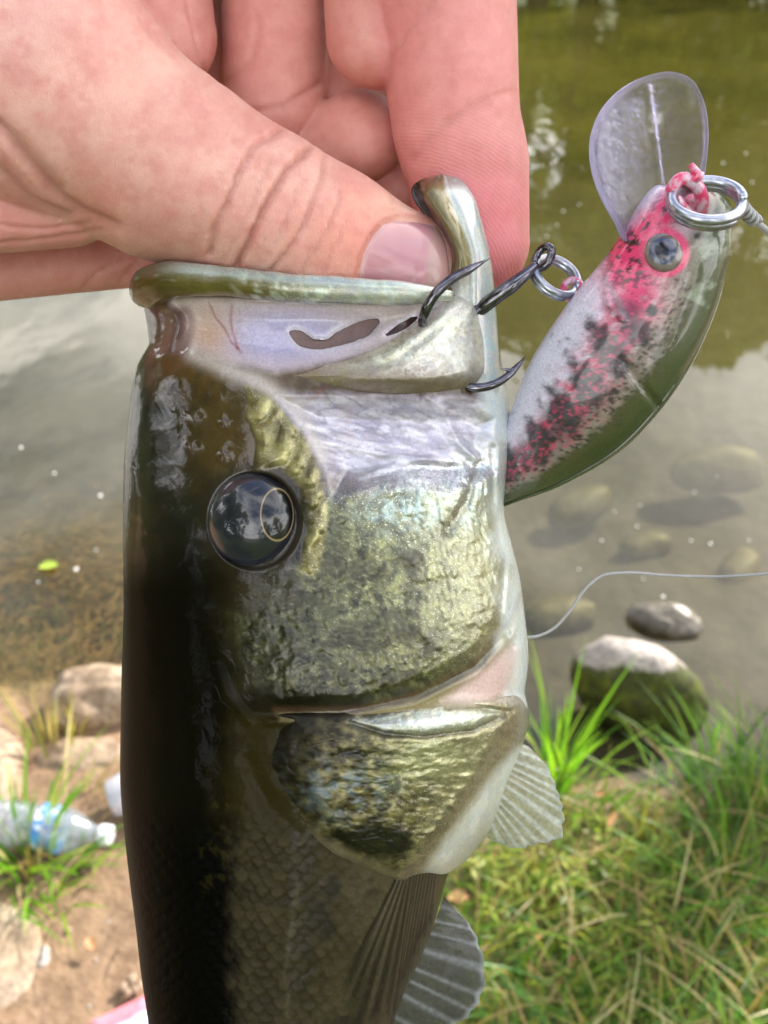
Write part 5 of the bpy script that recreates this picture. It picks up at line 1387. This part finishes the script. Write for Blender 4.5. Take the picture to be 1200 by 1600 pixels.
def paint_gill(x, y):
    nA = fbm(x, y, 80, 60); nB = fbm(x, y, 26, 61); nC = fbm(x, y, 9, 62, 3)
    xx = x + 40 * (nB - .5)
    n = len(x)
    col = np.tile(c(20, 18, 9), (n, 1))
    ol = sstep(420, 600, xx + 0.25 * (y - 1230))
    f1, f2, i_ = voro(x + 8 * vn(x, y, 30, 1), y + 8 * vn(x, y, 30, 2), 26, 27, 0.8, 1.2, 0.8)
    oc = c(52, 46, 22)[None] + (c(150, 142, 92) - c(52, 46, 22))[None] * np.clip(0.5 * (f2 - f1) * (0.4 + nC) + 1.6 * (fbm(x, y * 1.4, 12, 66, 3) - 0.42), 0, 1)[:, None]
    oc = np.clip(oc * 1.6, 0, 0.9)
    col = col * (1 - ol[:, None]) + oc * ol[:, None]
    col = lerp_col(col, 0.6 * sstep(600, 740, xx) * (0.4 + nC), c(190, 184, 146))
    col = lerp_col(col, 0.55 * np.clip(np.exp(-(((x - 670) / 70) ** 2 + ((y - 1185) / 34) ** 2)) * (0.4 + nC) * 1.4, 0, 1), c(200, 204, 150))
    bl = np.exp(-(((x - 545) / 75) ** 2 + ((y - 1235) / 40) ** 2)) * sstep(0.4, 0.7, fbm(x, y, 16, 64, 4))
    col = lerp_col(col, 0.7 * bl, c(120, 140, 146))
    dk = np.exp(-(((x - 565) / 48) ** 2 + ((y - 1178) / 26) ** 2)) * sstep(0.4, 0.6, fbm(x, y, 30, 65))
    col = lerp_col(col, 0.9 * dk, c(20, 20, 18))
    sp = sdpoly(x + 44 * (nB - .5), y + 40 * (nC - .5), [(520, 1300), (560, 1285), (620, 1290), (640, 1310), (625, 1345), (600, 1350), (560, 1335), (530, 1322)])
    col = lerp_col(col, 0.93 * sstep(-24, 12, sp), c(7, 7, 6))
    st = 0.9 * sstep(-10, 16, sdpoly(x + 20 * (nB - .5), y + 16 * (nC - .5), STRIP))
    col = lerp_col(col, 0.95 * st, c(206, 212, 198)); col = lerp_col(col, 0.6 * st * sstep(0.5, 0.7, fbm(x * 0.4, y * 1.6, 12, 69, 3)), c(140, 138, 104))
    col = lerp_col(col, 0.8 * sstep(1104, 1094, y) * sstep(640, 700, x), c(206, 190, 180))
    col = lerp_col(col, 0.85 * np.exp(-(dline(x, y, [(548, 1130), (600, 1147), (660, 1151), (740, 1141), (790, 1118)]) / 4) ** 2), c(74, 66, 40))
    mb = gmemb(x, y)
    col = lerp_col(col, 0.92 * mb, c(186, 184, 168)); col = lerp_col(col, 0.5 * mb * sstep(0.8, 0.97, 1 - np.abs(2 * fbm(x * 0.9 + y * 0.5, (y - x) * 0.3, 16, 67, 3) - 1)), c(224, 224, 214))
    s = sdpoly(x, y, GILL)
    col = lerp_col(col, 0.75 * sstep(26, 6, s + 10 * (nB - .5)) * sstep(1240, 1300, y) * sstep(470, 520, x), c(150, 138, 112))
    col = lerp_col(col, 0.6 * sstep(24, 5, s) * sstep(780, 800, x), c(206, 212, 204))
    rd = sstep(0, 1, (sdpoly(x, y, [(800, 1140), (775, 1160), (735, 1225), (695, 1280), (655, 1335), (640, 1372), (690, 1330), (725, 1290), (752, 1250), (790, 1185)]) + 5) / 12)
    col = lerp_col(col, 0.35 * rd, c(168, 160, 124))
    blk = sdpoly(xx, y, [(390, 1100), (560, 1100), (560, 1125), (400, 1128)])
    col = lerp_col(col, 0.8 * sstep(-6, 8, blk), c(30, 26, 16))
    return col, np.clip(0.6 * st + 0.5 * mb, 0, 1), np.clip(0.5 * st + 0.45 * sstep(560, 680, x) * (1 - mb), 0, 1) * sstep(0.03, 0.12, col.mean(1)), np.full(n, 0.32), 0.3 + 0.5 * ol * (1 - mb) + 0.3 * mb, np.clip(0.7 * ol * (1 - mb) + 0.3 * st, 0, 0.75)
shell('gill_cover', GILL, z_gill, paint_gill, bass, M_FISH, 300, 90, 10, (620, 1220), 10)

# --- eye
m = M('bass_eye')
ec = m.attr('col').outputs['Color']
b = m.bsdf(Base_Color=ec, Roughness=0.25, Specular_IOR_Level=0.5, Coat_Weight=1.0, Coat_Roughness=0.0, Coat_IOR=1.5)
M_EYE = m.done(b)
zc_e = zbase(np.array(398.), np.array(814.)) - 32
th = np.concatenate([np.linspace(0.0, math.pi / 2, 110), np.linspace(math.pi / 2, math.pi, 31)[1:]]); ph = np.linspace(0, 2 * math.pi, 260, endpoint=False)
TH, PH = np.meshgrid(th, ph, indexing='ij')
ex = 397 + 74 * np.sin(TH) * np.cos(PH); ey = 814 + 79 * np.sin(TH) * np.sin(PH); ez = zc_e + 54 * np.cos(TH)
q = np.hypot((ex - 433) / 25.5, (ey - 804) / 40.5).ravel()
ecol = np.tile(c(20, 24, 34), (q.size, 1))
ecol = lerp_col(ecol, 0.5 * sstep(0.55, 0.9, np.hypot((ex - 398) / 71, (ey - 814) / 77)).ravel() * (ex.ravel() < 400), c(44, 50, 62))
ecol = lerp_col(ecol, sstep(1.02, 0.98, q), c(2, 2, 3))
ecol = lerp_col(ecol, 0.7 * np.exp(-((q - 1.0) / 0.034) ** 2), c(190, 166, 118))
ecol[ez.ravel() < zc_e] = c(12, 12, 12)
mesh('eye', P(ex, ey, ez).reshape(-1, 3), gridfaces(140, 260, True), M_EYE, bass, attrs={'col': ecol})

# --- fins
m = M('fin_membrane')
pv = m.attr('pxy').outputs['Vector']
fcl = m.mix(1.0, m.attr('col').outputs['Color'], m.ramp(m.noise(pv, 14, 3), [(0.3, 0.75), (0.7, 1.2)]), 'MULTIPLY')
pb = m.bsdf(Base_Color=fcl, Roughness=0.35, Coat_Weight=0.7, Coat_Roughness=0.1, Normal=m.bump(m.noise(pv, 16, 3), 0.0001, 0.6))
tr = m.n('BsdfTranslucent'); m.l(fcl, tr.inputs[0])
tp = m.n('BsdfTransparent')
s1 = m.n('MixShader'); s1.inputs[0].default_value = 0.35; m.l(pb.outputs[0], s1.inputs[1]); m.l(tr.outputs[0], s1.inputs[2])
s2 = m.n('MixShader'); m.l(m.attr('clear').outputs['Fac'], s2.inputs[0]); m.l(s1.outputs[0], s2.inputs[1]); m.l(tp.outputs[0], s2.inputs[2])
M_FIN = m.done(s2)

def fin(name, root, tip, rays, za, zb, colr_, colm, clear, curl=10, raw=0.25, jag=0.0, ns=160, ntt=40, thick=4):
    R = curve_pts(root, ns); Tp = curve_pts(tip, ns)
    s = np.linspace(0, 1, ns); tq_ = np.linspace(0, 1, ntt)
    ph_ = ((s + 0.02 * np.sin(s * 17 + rays)) * rays) % 1.0
    Tp = Tp + (Tp - R) * (jag * (np.abs(ph_ - 0.5) * 2 - 0.5 + 0.5 * (vn(s * 400, s * 0, 9, 5) - .5)))[:, None]
    X = R[None, :, 0] + (Tp - R)[None, :, 0] * tq_[:, None]; Y = R[None, :, 1] + (Tp - R)[None, :, 1] * tq_[:, None]
    ray = np.exp(-((ph_ - 0.5) / raw) ** 2)[None] * np.ones((ntt, 1))
    split = 0.5 + 0.5 * np.cos(2 * math.pi * ph_ * 3)[None] * sstep(0.35, 0.8, tq_)[:, None]
    Z = za + (zb - za) * tq_[:, None] + curl * np.sin(s * 5.0)[None] * tq_[:, None] + 1.5 * ray * (1 - 0.6 * tq_[:, None]) + 3 * (fbm(X, Y, 40, 4) - .5) * tq_[:, None]
    V = np.concatenate([P(X, Y, Z), P(X[::-1], Y[::-1], Z[::-1] - thick)], 0)
    rr = np.clip(ray * (0.6 + 0.4 * split), 0, 1)
    co = colm[None, None] * (1 - rr[..., None]) + colr_[None, None] * rr[..., None]
    co = co * (0.85 + 0.3 * fbm(X, Y, 20, 8))[..., None]
    ed = sstep(0.9, 0.99, tq_)[:, None] * (0.5 + vn(X, Y, 14, 3))
    co = co * (1 - 0.6 * ed[..., None]) + c(196, 204, 206) * 0.6 * ed[..., None]
    cl = clear * (1 - 0.8 * rr) * (0.5 + fbm(X, Y, 26, 12)) * np.ones_like(X)
    co2 = np.concatenate([co, co[::-1]], 0).reshape(-1, 3); cl2 = np.concatenate([cl, cl[::-1]], 0).ravel()
    px = np.concatenate([np.stack([X, Y, Z], -1), np.stack([X, Y, Z], -1)[::-1]], 0).reshape(-1, 3) / 100
    n2 = 2 * ntt
    f = gridfaces(n2, ns).tolist()
    mesh(name, V.reshape(-1, 3), f, M_FIN, bass, attrs={'col': co2, 'clear': cl2, 'pxy': px})
fin('pelvic_fin', [(694, 1400), (676, 1450), (650, 1510), (625, 1560), (600, 1620)], [(702, 1410), (738, 1452), (756, 1512), (752, 1556), (720, 1596), (680, 1612), (630, 1640)], 9, -30, -60,
    c(150, 154, 156), c(88, 88, 86), 0.25, 8, 0.13, 0.05)
fin('pectoral_fin', [(812, 1160), (806, 1180), (796, 1205), (784, 1235), (770, 1265), (756, 1295)], [(826, 1166), (856, 1200), (872, 1240), (880, 1280), (876, 1308), (846, 1317), (806, 1325), (772, 1314), (752, 1306)], 13, -40, -60,
    c(226, 232, 226), c(190, 190, 160), 0.35, 8, 0.22, 0.06)
zpf = lambda x, y: zbase(x, y)
# near pectoral fin folded against the flank: same builder, laid on the body
R = curve_pts([(622, 1368), (650, 1364), (684, 1362)], 150); Tp = curve_pts([(515, 1580), (548, 1640), (590, 1660), (618, 1590), (650, 1500), (676, 1440)], 150)
s = np.linspace(0, 1, 150); tq_ = np.linspace(0, 1, 60)
X = R[None, :, 0] + (Tp - R)[None, :, 0] * tq_[:, None]; Y = R[None, :, 1] + (Tp - R)[None, :, 1] * tq_[:, None]
ray = 0.5 + 0.5 * np.cos(2 * math.pi * s * 13 + 2 * vn(s * 100, s * 0, 9, 4))[None] * np.ones((60, 1))
Z = zpf(X, Y) + 4 + 0.9 * ray - 5 * sstep(0.7, 1, tq_)[:, None]
str_ = fbm(np.repeat(s[None] * 500, 60, 0), Y * 0.15, 14, 33)
co = c(44, 38, 28)[None, None] * (1 - ray[..., None] * str_[..., None]) + c(112, 102, 76)[None, None] * (ray * str_)[..., None]
co = co * (1 - 0.0 * ray[..., None])
cl = np.clip(sstep(0.3, 0.95, tq_)[:, None] * (0.9 - 0.3 * ray), 0, 0.9) * np.ones_like(X)
V = np.concatenate([P(X, Y, Z), P(X[::-1], Y[::-1], Z[::-1] - 3)], 0)
mesh('pectoral_fin', V.reshape(-1, 3), gridfaces(120, 150), M_FIN, bass, attrs={'col': np.concatenate([co, co[::-1]], 0).reshape(-1, 3), 'clear': np.concatenate([cl, cl[::-1]], 0).ravel(),
     'pxy': np.concatenate([np.stack([X, Y, Z], -1)] * 2, 0).reshape(-1, 3) / 100})
fin('tail_fin', [(440, 3030), (465, 3040), (490, 3030)], [(300, 3420), (380, 3380), (465, 3340), (550, 3380), (630, 3420)], 16, 0, 0, c(80, 78, 60), c(50, 48, 34), 0.1, 6, 0.25, 0.02)
# ------------------------------------------------------------------ the lure
lure = empty('fishing_lure', P(960, 560, 20), 'trout patterned plastic fishing lure with clear diving lip, hooked in the bass', 'lure')
m = M('lure_paint')
pv = m.attr('pxy').outputs['Vector']
sp = m.noise(m.coord((1.0, 1.0, 1.0), attr='pxy'), 26, 3, 0.6)
lcol = m.mix(1.0, m.attr('col').outputs['Color'], m.ramp(sp, [(0.3, 0.8), (0.7, 1.15)]), 'MULTIPLY')
b = m.bsdf(Base_Color=lcol, Roughness=0.35, Coat_Weight=0.9, Coat_Roughness=0.06, Normal=m.bump(m.noise(pv, 12, 3), 0.0001, 0.35))
M_LURE = m.done(b)
m = M('steel_wire')
b = m.bsdf(Base_Color=m.ramp(m.noise(m.coord(1.0), 900, 3), [(0.3, c(160, 164, 178)), (0.7, c(196, 200, 212))]), Metallic=1.0, Roughness=0.3)
M_STEEL = m.done(b)
m = M('black_nickel')
b = m.bsdf(Base_Color=m.ramp(m.noise(m.coord(1.0), 700, 3), [(0.3, c(84, 82, 88)), (0.7, c(130, 128, 136))]), Metallic=1.0, Roughness=0.14)
M_NICKEL = m.done(b)

# body: centre line, belly and back edges traced, then a rounded hull
cen = np.array([(1094, 292, 36, 22), (1088, 312, 62, 40), (1072, 345, 78, 56), (1057, 385, 86, 62), (1034, 440, 96, 66), (978, 532, 108, 70), (938, 588, 107, 68), (898, 640, 98, 62), (842, 702, 70, 46), (786, 748, 44, 30), (734, 788, 22, 16), (715, 803, 8, 6)], float)
cz = np.interp(np.linspace(0, 1, len(cen)), [0, 0.3, 0.62, 0.8, 1], [120, 105, 50, -10, -130])
nl, nc2 = 190, 150
cc = curve_pts(np.column_stack([cen, cz]), nl)
tan = np.gradient(cc[:, :2], axis=0); tan /= np.linalg.norm(tan, axis=1)[:, None]
nrm2 = np.column_stack([-tan[:, 1], tan[:, 0]]) * -1           # towards the back (right side)
nrm2[:, :] = np.where((nrm2[:, :1] < 0), -nrm2, nrm2)
phi = np.linspace(0, 2 * math.pi, nc2, endpoint=False)
vv = np.cos(phi)[None]                                         # +1 back ... -1 belly
X = cc[:, 0:1] + nrm2[:, 0:1] * cc[:, 2:3] * vv
Y = cc[:, 1:2] + nrm2[:, 1:2] * cc[:, 2:3] * vv
Zs = np.sin(phi)[None]
Z = cc[:, 4:5] + cc[:, 3:4] * np.sign(Zs) * np.abs(Zs) ** 0.85
VV = np.broadcast_to(vv, X.shape); TT = np.linspace(0, 1, nl)[:, None] * np.ones((1, nc2))
x, y, v_ = X.ravel(), Y.ravel(), VV.ravel(); tl = TT.ravel(); fr = (np.broadcast_to(Zs, X.shape).ravel() > 0)
nA = fbm(x, y, 60, 2); nB = fbm(x, y, 22, 4); nC = fbm(x, y, 8, 6, 3)
vq = v_ + 0.22 * (nB - .5)
# moulded details: joint ring behind the head, dorsal keel
h = -5 * np.exp(-((tl - 0.42 - 0.04 * v_) / 0.008) ** 2) * (v_ > 0.1)
h += 7 * np.exp(-(dline(x, y, [(962, 405), (944, 440), (952, 480), (975, 500)]) / 4) ** 2) * fr * 0.6
h += 5 * (v_ > 0.93) * sstep(0.36, 0.44, tl)
Z = Z + (h.reshape(X.shape))
lc = np.tile(c(214, 212, 228), (x.size, 1))
lc = lerp_col(lc, sstep(-0.5, -0.2, vq), c(196, 170, 178))
# grey silver flank, green back
lc = lerp_col(lc, sstep(-0.05, 0.25, vq), c(138, 130, 118))
lc = lerp_col(lc, sstep(0.40, 0.58, vq + 0.2 * (nC - .5)), c(70, 74, 42))
lc = lerp_col(lc, sstep(0.62, 0.9, vq), c(58, 72, 36))
# pink stripe with parr marks
band = np.exp(-((vq + 0.16 - 0.10 * sstep(0.3, 0.6, tl)) / 0.3) ** 2) * sstep(0.24, 0.3, tl)
pinkn = sstep(0.38, 0.55, fbm(x * 1.2 + 0.8 * y, y * 0.9 - x * 0.5, 13, 12, 3))
lc = lerp_col(lc, np.clip(1.4 * band * pinkn, 0, 1), c(206, 74, 108))
ds = np.cumsum(np.r_[0, np.linalg.norm(np.diff(cc[:, :2], axis=0), axis=1)])[:, None] * np.ones((1, nc2))
dsr = ds.ravel() - 28 * v_
per = 62.0
parr_ = np.exp(-((((dsr - 205) % per) - per / 2) / 20) ** 2) * np.exp(-((vq + 0.12) / 0.36) ** 2) * sstep(190, 215, dsr) * sstep(660, 600, dsr)
parr = sstep(0.1, 0.5, parr_ + 0.7 * (fbm(x + 0.5 * y, y - 0.5 * x, 12, 33, 3) - 0.5))
smud = np.exp(-((vq + 0.12) / 0.34) ** 2) * sstep(0.3, 0.36, tl) * sstep(0.35, 0.6, fbm(x + .6 * y, y - .6 * x, 20, 71, 4))
lc = lerp_col(lc, 0.9 * smud, c(58, 60, 70)); lc = lerp_col(lc, 0.92 * parr, c(40, 45, 54))
lc = lerp_col(lc, 0.8 * band * sstep(0.86, 0.97, 1 - np.abs(2 * fbm(x + .7 * y, y * 0.8 - .6 * x, 16, 73, 3) - 1)), c(206, 66, 106)); lc = lerp_col(lc, 0.7 * parr * sstep(0.55, 0.65, nC), c(24, 26, 30))
# black specks
f1, f2, idd = voro(x + 3 * nB, y, 13, 8, 0.95, 1.1, 0.75)
spk = sstep(0.30, 0.16, f1) * (idd > 0.45) * sstep(-0.55, -0.1, vq) * sstep(0.62, 0.45, vq) * sstep(0.18, 0.3, tl)
lc = lerp_col(lc, 0.9 * spk, c(22, 22, 24))
f1, f2, idd = voro(x, y, 24, 18, 0.95)
lc = lerp_col(lc, 0.85 * sstep(0.28, 0.18, f1) * (idd > 0.72) * sstep(0.5, 0.4, vq) * sstep(-0.6, -0.3, vq), c(18, 18, 20))
f1, f2, idd = voro(x, y, 8, 58, 0.95, 1.2, 0.8)
lc = lerp_col(lc, 0.8 * sstep(0.3, 0.2, f1) * (idd > 0.4) * sstep(-0.3, 0.0, vq) * sstep(0.66, 0.5, vq) * (tl > 0.2), c(34, 34, 30))
# head: hot pink cheek, speckled, with a ringed eye
hot = np.exp(-(((x - 985) / 42) ** 2 + ((y - 420) / 55) ** 2)) + np.exp(-(dline(x, y, [(985, 395), (1020, 350), (1050, 318), (1075, 296)]) / 22) ** 2)
lc = lerp_col(lc, np.clip(1.3 * hot * (0.5 + nB), 0, 1), c(226, 56, 112))
lc = lerp_col(lc, 0.9 * np.clip(hot, 0, 1) * (fbm(x, y, 7, 27, 2) > 0.62), c(36, 26, 30))
lc = lerp_col(lc, 0.8 * sstep(7, 2, dline(x, y, [(980, 378), (996, 380)])), c(22, 18, 22))
lc = lerp_col(lc, sstep(12, 8, np.hypot((x - 1019), (y - 486) * 1.1)), c(12, 12, 14))
eyeq = np.hypot(x - 1038, y - 394)
lc = lerp_col(lc, sstep(42, 37, eyeq) * fr, c(230, 80, 126))
lc = lerp_col(lc, 0.7 * sstep(0.5, 0.6, fbm(x, y, 26, 29)) * sstep(0.3, 0.5, vq) * (tl < 0.25), c(150, 160, 140))
lc = lerp_col(lc, 0.6 * np.exp(-(dline(x, y, [(980, 500), (966, 470), (944, 436)]) / 5) ** 2), c(120, 120, 126))
lc[~fr] = lerp_col(lc[~fr], 0 * x[~fr], c(0, 0, 0))
fcs = gridfaces(nl, nc2, True).tolist() + [list(range(nc2))[::-1], [(nl - 1) * nc2 + j for j in range(nc2)]]
lbody = mesh('body', P(X, Y, Z).reshape(-1, 3), fcs, M_LURE, lure, attrs={'col': lc, 'pxy': np.stack([x, y, Z.ravel()], 1) / 100})

# eye
m = M('lure_eye')
b = m.bsdf(Base_Color=m.attr('col').outputs['Color'], Roughness=0.3, Coat_Weight=1.0, Coat_Roughness=0.03)
M_LEYE = m.done(b)
rr = np.linspace(0.0, 1, 30)[:, None]; ph2 = np.linspace(0, 2 * math.pi, 60, endpoint=False)[None]
ex, ey = 1038 + 31 * rr * np.cos(ph2), 394 + 31 * rr * np.sin(ph2)
ezc = 105 + 60
ez = ezc - 4 + 15 * np.sqrt(1 - (rr * 0.98) ** 2) + 0 * ph2
q = (rr + 0 * ph2).ravel()
ec = np.tile(c(120, 112, 104), (q.size, 1)) * (0.6 + 0.8 * fbm(ex.ravel(), ey.ravel(), 12, 3))[:, None]
ec = lerp_col(ec, sstep(0.74, 0.66, np.hypot((ex - 1036) / 31, (ey - 392) / 31).ravel()), c(70, 78, 104))
ec = lerp_col(ec, sstep(0.42, 0.3, np.hypot((ex - 1034) / 31, (ey - 392) / 38).ravel()), c(14, 16, 26))
mesh('eye', P(ex, ey, ez).reshape(-1, 3), gridfaces(30, 60, True), M_LEYE, lure, attrs={'col': ec})

# clear diving lip
m = M('clear_polycarbonate')
pv = m.attr('pxy').outputs['Vector']
gl = m.n('BsdfGlossy'); gl.inputs['Roughness'].default_value = 0.06; gl.inputs['Color'].default_value = (0.93, 0.92, 1.0, 1)
scr = m.noise(m.coord((1, 1, 1), attr='pxy'), 7, 5, 0.7, 0.8)
nbm = m.bump(scr, 0.0004, 0.3)
m.l(nbm, gl.inputs['Normal'])
tp = m.n('BsdfTransparent'); tp.inputs['Color'].default_value = (0.94, 0.93, 0.97, 1)
df = m.n('BsdfDiffuse'); df.inputs['Color'].default_value = tuple(c(200, 196, 224)) + (1,)
tl_ = m.n('BsdfTranslucent'); tl_.inputs['Color'].default_value = tuple(c(214, 210, 232)) + (1,)
dt = m.n('MixShader'); dt.inputs[0].default_value = 0.5; m.l(df.outputs[0], dt.inputs[1]); m.l(tl_.outputs[0], dt.inputs[2])
fz = m.math('ADD', m.math('MULTIPLY', m.attr('edge').outputs['Fac'], 0.5), m.ramp(scr, [(0.45, 0.01), (0.75, 0.10)]), True)
a1 = m.n('MixShader'); m.l(fz, a1.inputs[0]); m.l(tp.outputs[0], a1.inputs[1]); m.l(dt.outputs[0], a1.inputs[2])
fr_ = m.n('Fresnel'); fr_.inputs['IOR'].default_value = 1.3; m.l(nbm, fr_.inputs['Normal'])
a2 = m.n('MixShader'); m.l(m.math('ADD', fr_.outputs[0], 0.0), a2.inputs[0]); m.l(a1.outputs[0], a2.inputs[1]); m.l(gl.outputs[0], a2.inputs[2])
M_BILL = m.done(a2)
BILL = [(978, 378), (958, 346), (936, 305), (922, 258), (922, 214), (940, 170), (974, 136), (1012, 118), (1050, 112), (1080, 123), (1099, 155), (1107, 200), (1105, 245), (1099, 282), (1086, 312), (1040, 350), (1000, 376)]
bo = smooth_poly(BILL, 160); cxb, cyb = 1018, 235
rr = np.linspace(0.02, 1, 40)[:, None]
X = cxb + rr * (bo[:, 0] - cxb)[None]; Y = cyb + rr * (bo[:, 1] - cyb)[None]
axl = (X - cxb - 0.05 * (Y - 235)) / 90
Zb = 118 + (Y - 360) * 0.28 + 30 * axl ** 2 - 12 * axl + 5 * sstep(0.86, 1.0, rr) * np.ones_like(X)
rib = np.exp(-(dline(X, Y, [(1012, 135), (1022, 200), (1034, 300), (1038, 340)]) / 5) ** 2)
Zb = Zb + 2.5 * rib
edge = sstep(0.86, 0.97, rr) * np.ones_like(X) * 0.8 + 0.16 * rib + 0.45 * sstep(300, 370, Y) + 0.25 * sstep(1000, 940, X)  # pale haze on the left half painted in for reflected sky
V = np.concatenate([P(X, Y, Zb), P(X[::-1], Y[::-1], Zb[::-1] - 13)], 0)
e2 = np.clip(np.concatenate([edge, edge[::-1] * 0.3]).ravel(), 0, 1)
pxb = np.concatenate([np.stack([X, Y, Zb], -1), np.stack([X, Y, Zb], -1)[::-1]], 0).reshape(-1, 3) / 100
mesh('diving_lip', V.reshape(-1, 3), gridfaces(80, 160, True).tolist() + [list(range(160))[::-1], [79 * 160 + j for j in range(160)]], M_BILL, lure, attrs={'edge': e2, 'pxy': pxb})

def ring(name, cx, cy, cz_, a, b_, rot, tilt, wire, turns=1.9, pitch=2.1, seg=12, mat=M_STEEL):
    """split ring: two flat coils of wire lying on each other; a,b in-plane radii (px)"""
    n = 150
    th_ = np.linspace(0, 2 * math.pi * turns, n) + 0.6
    u = a * np.cos(th_); w_ = b_ * np.sin(th_)
    zz = tilt * w_
    zo = (np.linspace(-0.5, 0.5, n)) * wire * pitch
    cr_, sr = math.cos(rot), math.sin(rot)
    # coil offset is along the ring's own axis
    ax_ = np.array([0, -tilt * 0.8, b_ / max(a, 1)]); ax_ /= np.linalg.norm(ax_)
    xx_ = u; yy_ = w_ + zo * ax_[1]; zz = zz + zo * ax_[2]
    X_ = cx + xx_ * cr_ - yy_ * sr; Y_ = cy + xx_ * sr + yy_ * cr_
    rad_ = np.full(n, wire) * np.clip(np.minimum(np.arange(n), n - 1 - np.arange(n)) / 4 + 0.55, 0, 1)
    v, f = tube(P(X_, Y_, cz_ + zz), rad_ * S, seg)
    mesh(name, v, f, mat, lure)
ring('split_ring', 1105, 317, 200, 55, 29, math.radians(3), 0.9, 8.0)
ring('split_ring', 868, 433, 62, 37, 22, math.radians(35), 1.2, 6.2)
# screw eyes
m = M('painted_wire')
b = m.bsdf(Base_Color=m.ramp(m.noise(m.coord(1.0), 700, 4), [(0.4, c(226, 66, 116)), (0.62, c(220, 196, 214))]), Roughness=0.35, Coat_Weight=0.6)
M_PW = m.done(b)
tq = np.linspace(0, 2 * math.pi, 40)
v, f = tube(P(900 + 14 * np.cos(tq) - 5, 453 + 15 * np.sin(tq), 58 + 12 * np.sin(tq + 0.7)), 6.0 * S, 10)
mesh('hook_hanger', v, f, M_PW, lure)
lp_ = curve_pts([(1090, 345, 150), (1062, 322, 182), (1050, 296, 196), (1066, 279, 200), (1086, 288, 192), (1098, 318, 170), (1094, 340, 150)], 50)
v1 = tube(P(lp_[:, 0], lp_[:, 1], lp_[:, 2]), 9 * S, 12)
lp_ = curve_pts([(1078, 282, 196), (1090, 274, 204), (1084, 264, 206), (1079, 257, 206)], 16)
v2 = tube(P(lp_[:, 0], lp_[:, 1], lp_[:, 2]), np.linspace(9, 4, 16) * S, 10)
v3 = tube(P(np.array([1086, 1094, 1098]), np.array([280, 276, 270]), np.array([200, 203, 203.])), np.array([7, 5, 3.]) * S, 10)
mesh('tow_eye', *join([v1, v2, v3]), M_PW, lure)

# treble hook
hook = mesh('treble_hook', *join([
    tube(P(*curve_pts([(838, 414, 78), (822, 428, 84), (800, 446, 86), (770, 468, 78), (740, 492, 60), (712, 520, 40), (700, 545, 34)], 50).T), np.interp(np.linspace(0, 1, 50), [0, 0.1, 0.25, 1], [7, 8.5, 11, 10]) * S, 16),
    tube(P(*np.stack([849 + 13 * np.cos(tq), 402 + 15 * np.sin(tq) - 8 * np.cos(tq), 74 + 9 * np.sin(tq + 1.0)])), 6.3 * S, 12),
]), M_NICKEL, lure)
def prong(pts, rads):
    p_ = curve_pts(pts, 70)
    return tube(P(*p_.T), np.interp(np.linspace(0, 1, 70), [0, 0.5, 0.72, 0.86, 1], rads) * S, 14)
v1 = prong([(700, 545, 34), (676, 545, 70), (662, 515, 120), (666, 484, 152), (680, 460, 162), (705, 437, 160), (735, 420, 152), (766, 403, 142)], [9, 7.6, 7, 6.2, 0.4])
mesh('hook_prong', *v1, M_NICKEL, hook)
v1 = prong([(700, 545, 34), (704, 585, 70), (722, 603, 96), (745, 606, 104), (768, 602, 104), (790, 590, 98), (806, 575, 92), (822, 556, 86)], [9, 6.8, 6.2, 5.4, 0.4])
bb = tube(P(*curve_pts([(803, 580, 95), (793, 578, 97), (782, 576, 98)], 8).T), np.linspace(5, 0.5, 8) * S, 8)
mesh('hook_prong', *join([v1, bb]), M_NICKEL, hook)
v1 = prong([(700, 545, 34), (690, 575, 0), (700, 580, -50), (730, 560, -60), (750, 520, -60)], [10, 8, 7.4, 6.6, 0.5])
mesh('hook_prong', *v1, M_NICKEL, hook)

# fishing line: from the tow ring off to the right, round and back behind the fish
m = M('monofilament')
b = m.bsdf(Base_Color=m.ramp(m.noise(m.coord(1.0), 60, 3), [(0.3, c(170, 172, 172)), (0.7, c(206, 206, 204))]), Roughness=0.25, Transmission_Weight=0.35, Coat_Weight=0.5)
M_LINE = m.done(b)
kn = []
tk = np.linspace(0, 2 * math.pi * 4, 90)
kc = curve_pts([(1158, 322, 172), (1168, 334, 168), (1180, 346, 164)], 90)
kn.append(tube(P(kc[:, 0] + 9 * np.cos(tk), kc[:, 1] + 9 * np.sin(tk), kc[:, 2] + 8 * np.sin(tk + 1.2)), 3.2 * S, 8))
lpt = curve_pts([(1176, 342, 165), (1195, 358, 160), (1230, 385, 150), (1330, 500, 110), (1380, 680, 40), (1330, 840, -60), (1260, 888, -110), (1200, 896, -130), (1120, 901, -140), (1040, 899, -145), (975, 895, -145), (940, 900, -142), (915, 920, -140), (890, 955, -138), (865, 982, -135), (840, 994, -130), (822, 996, -125), (790, 998, -150)], 260)
lrad = np.interp(np.linspace(0, 1, 260), [0, 0.06, 0.2, 1], [5.5, 3.6, 2.6, 2.6])
kn.append(tube(P(lpt[:, 0], lpt[:, 1], lpt[:, 2]), lrad * S, 8))
vl, fl_ = join(kn)
mesh('fishing_line', vl, fl_, M_LINE, None, tag=T_('thin clear fishing line knotted to the lure ring and curving behind the bass', 'fishing line'))

for o in sc.objects:
    if '_base' in o: del o['_base']
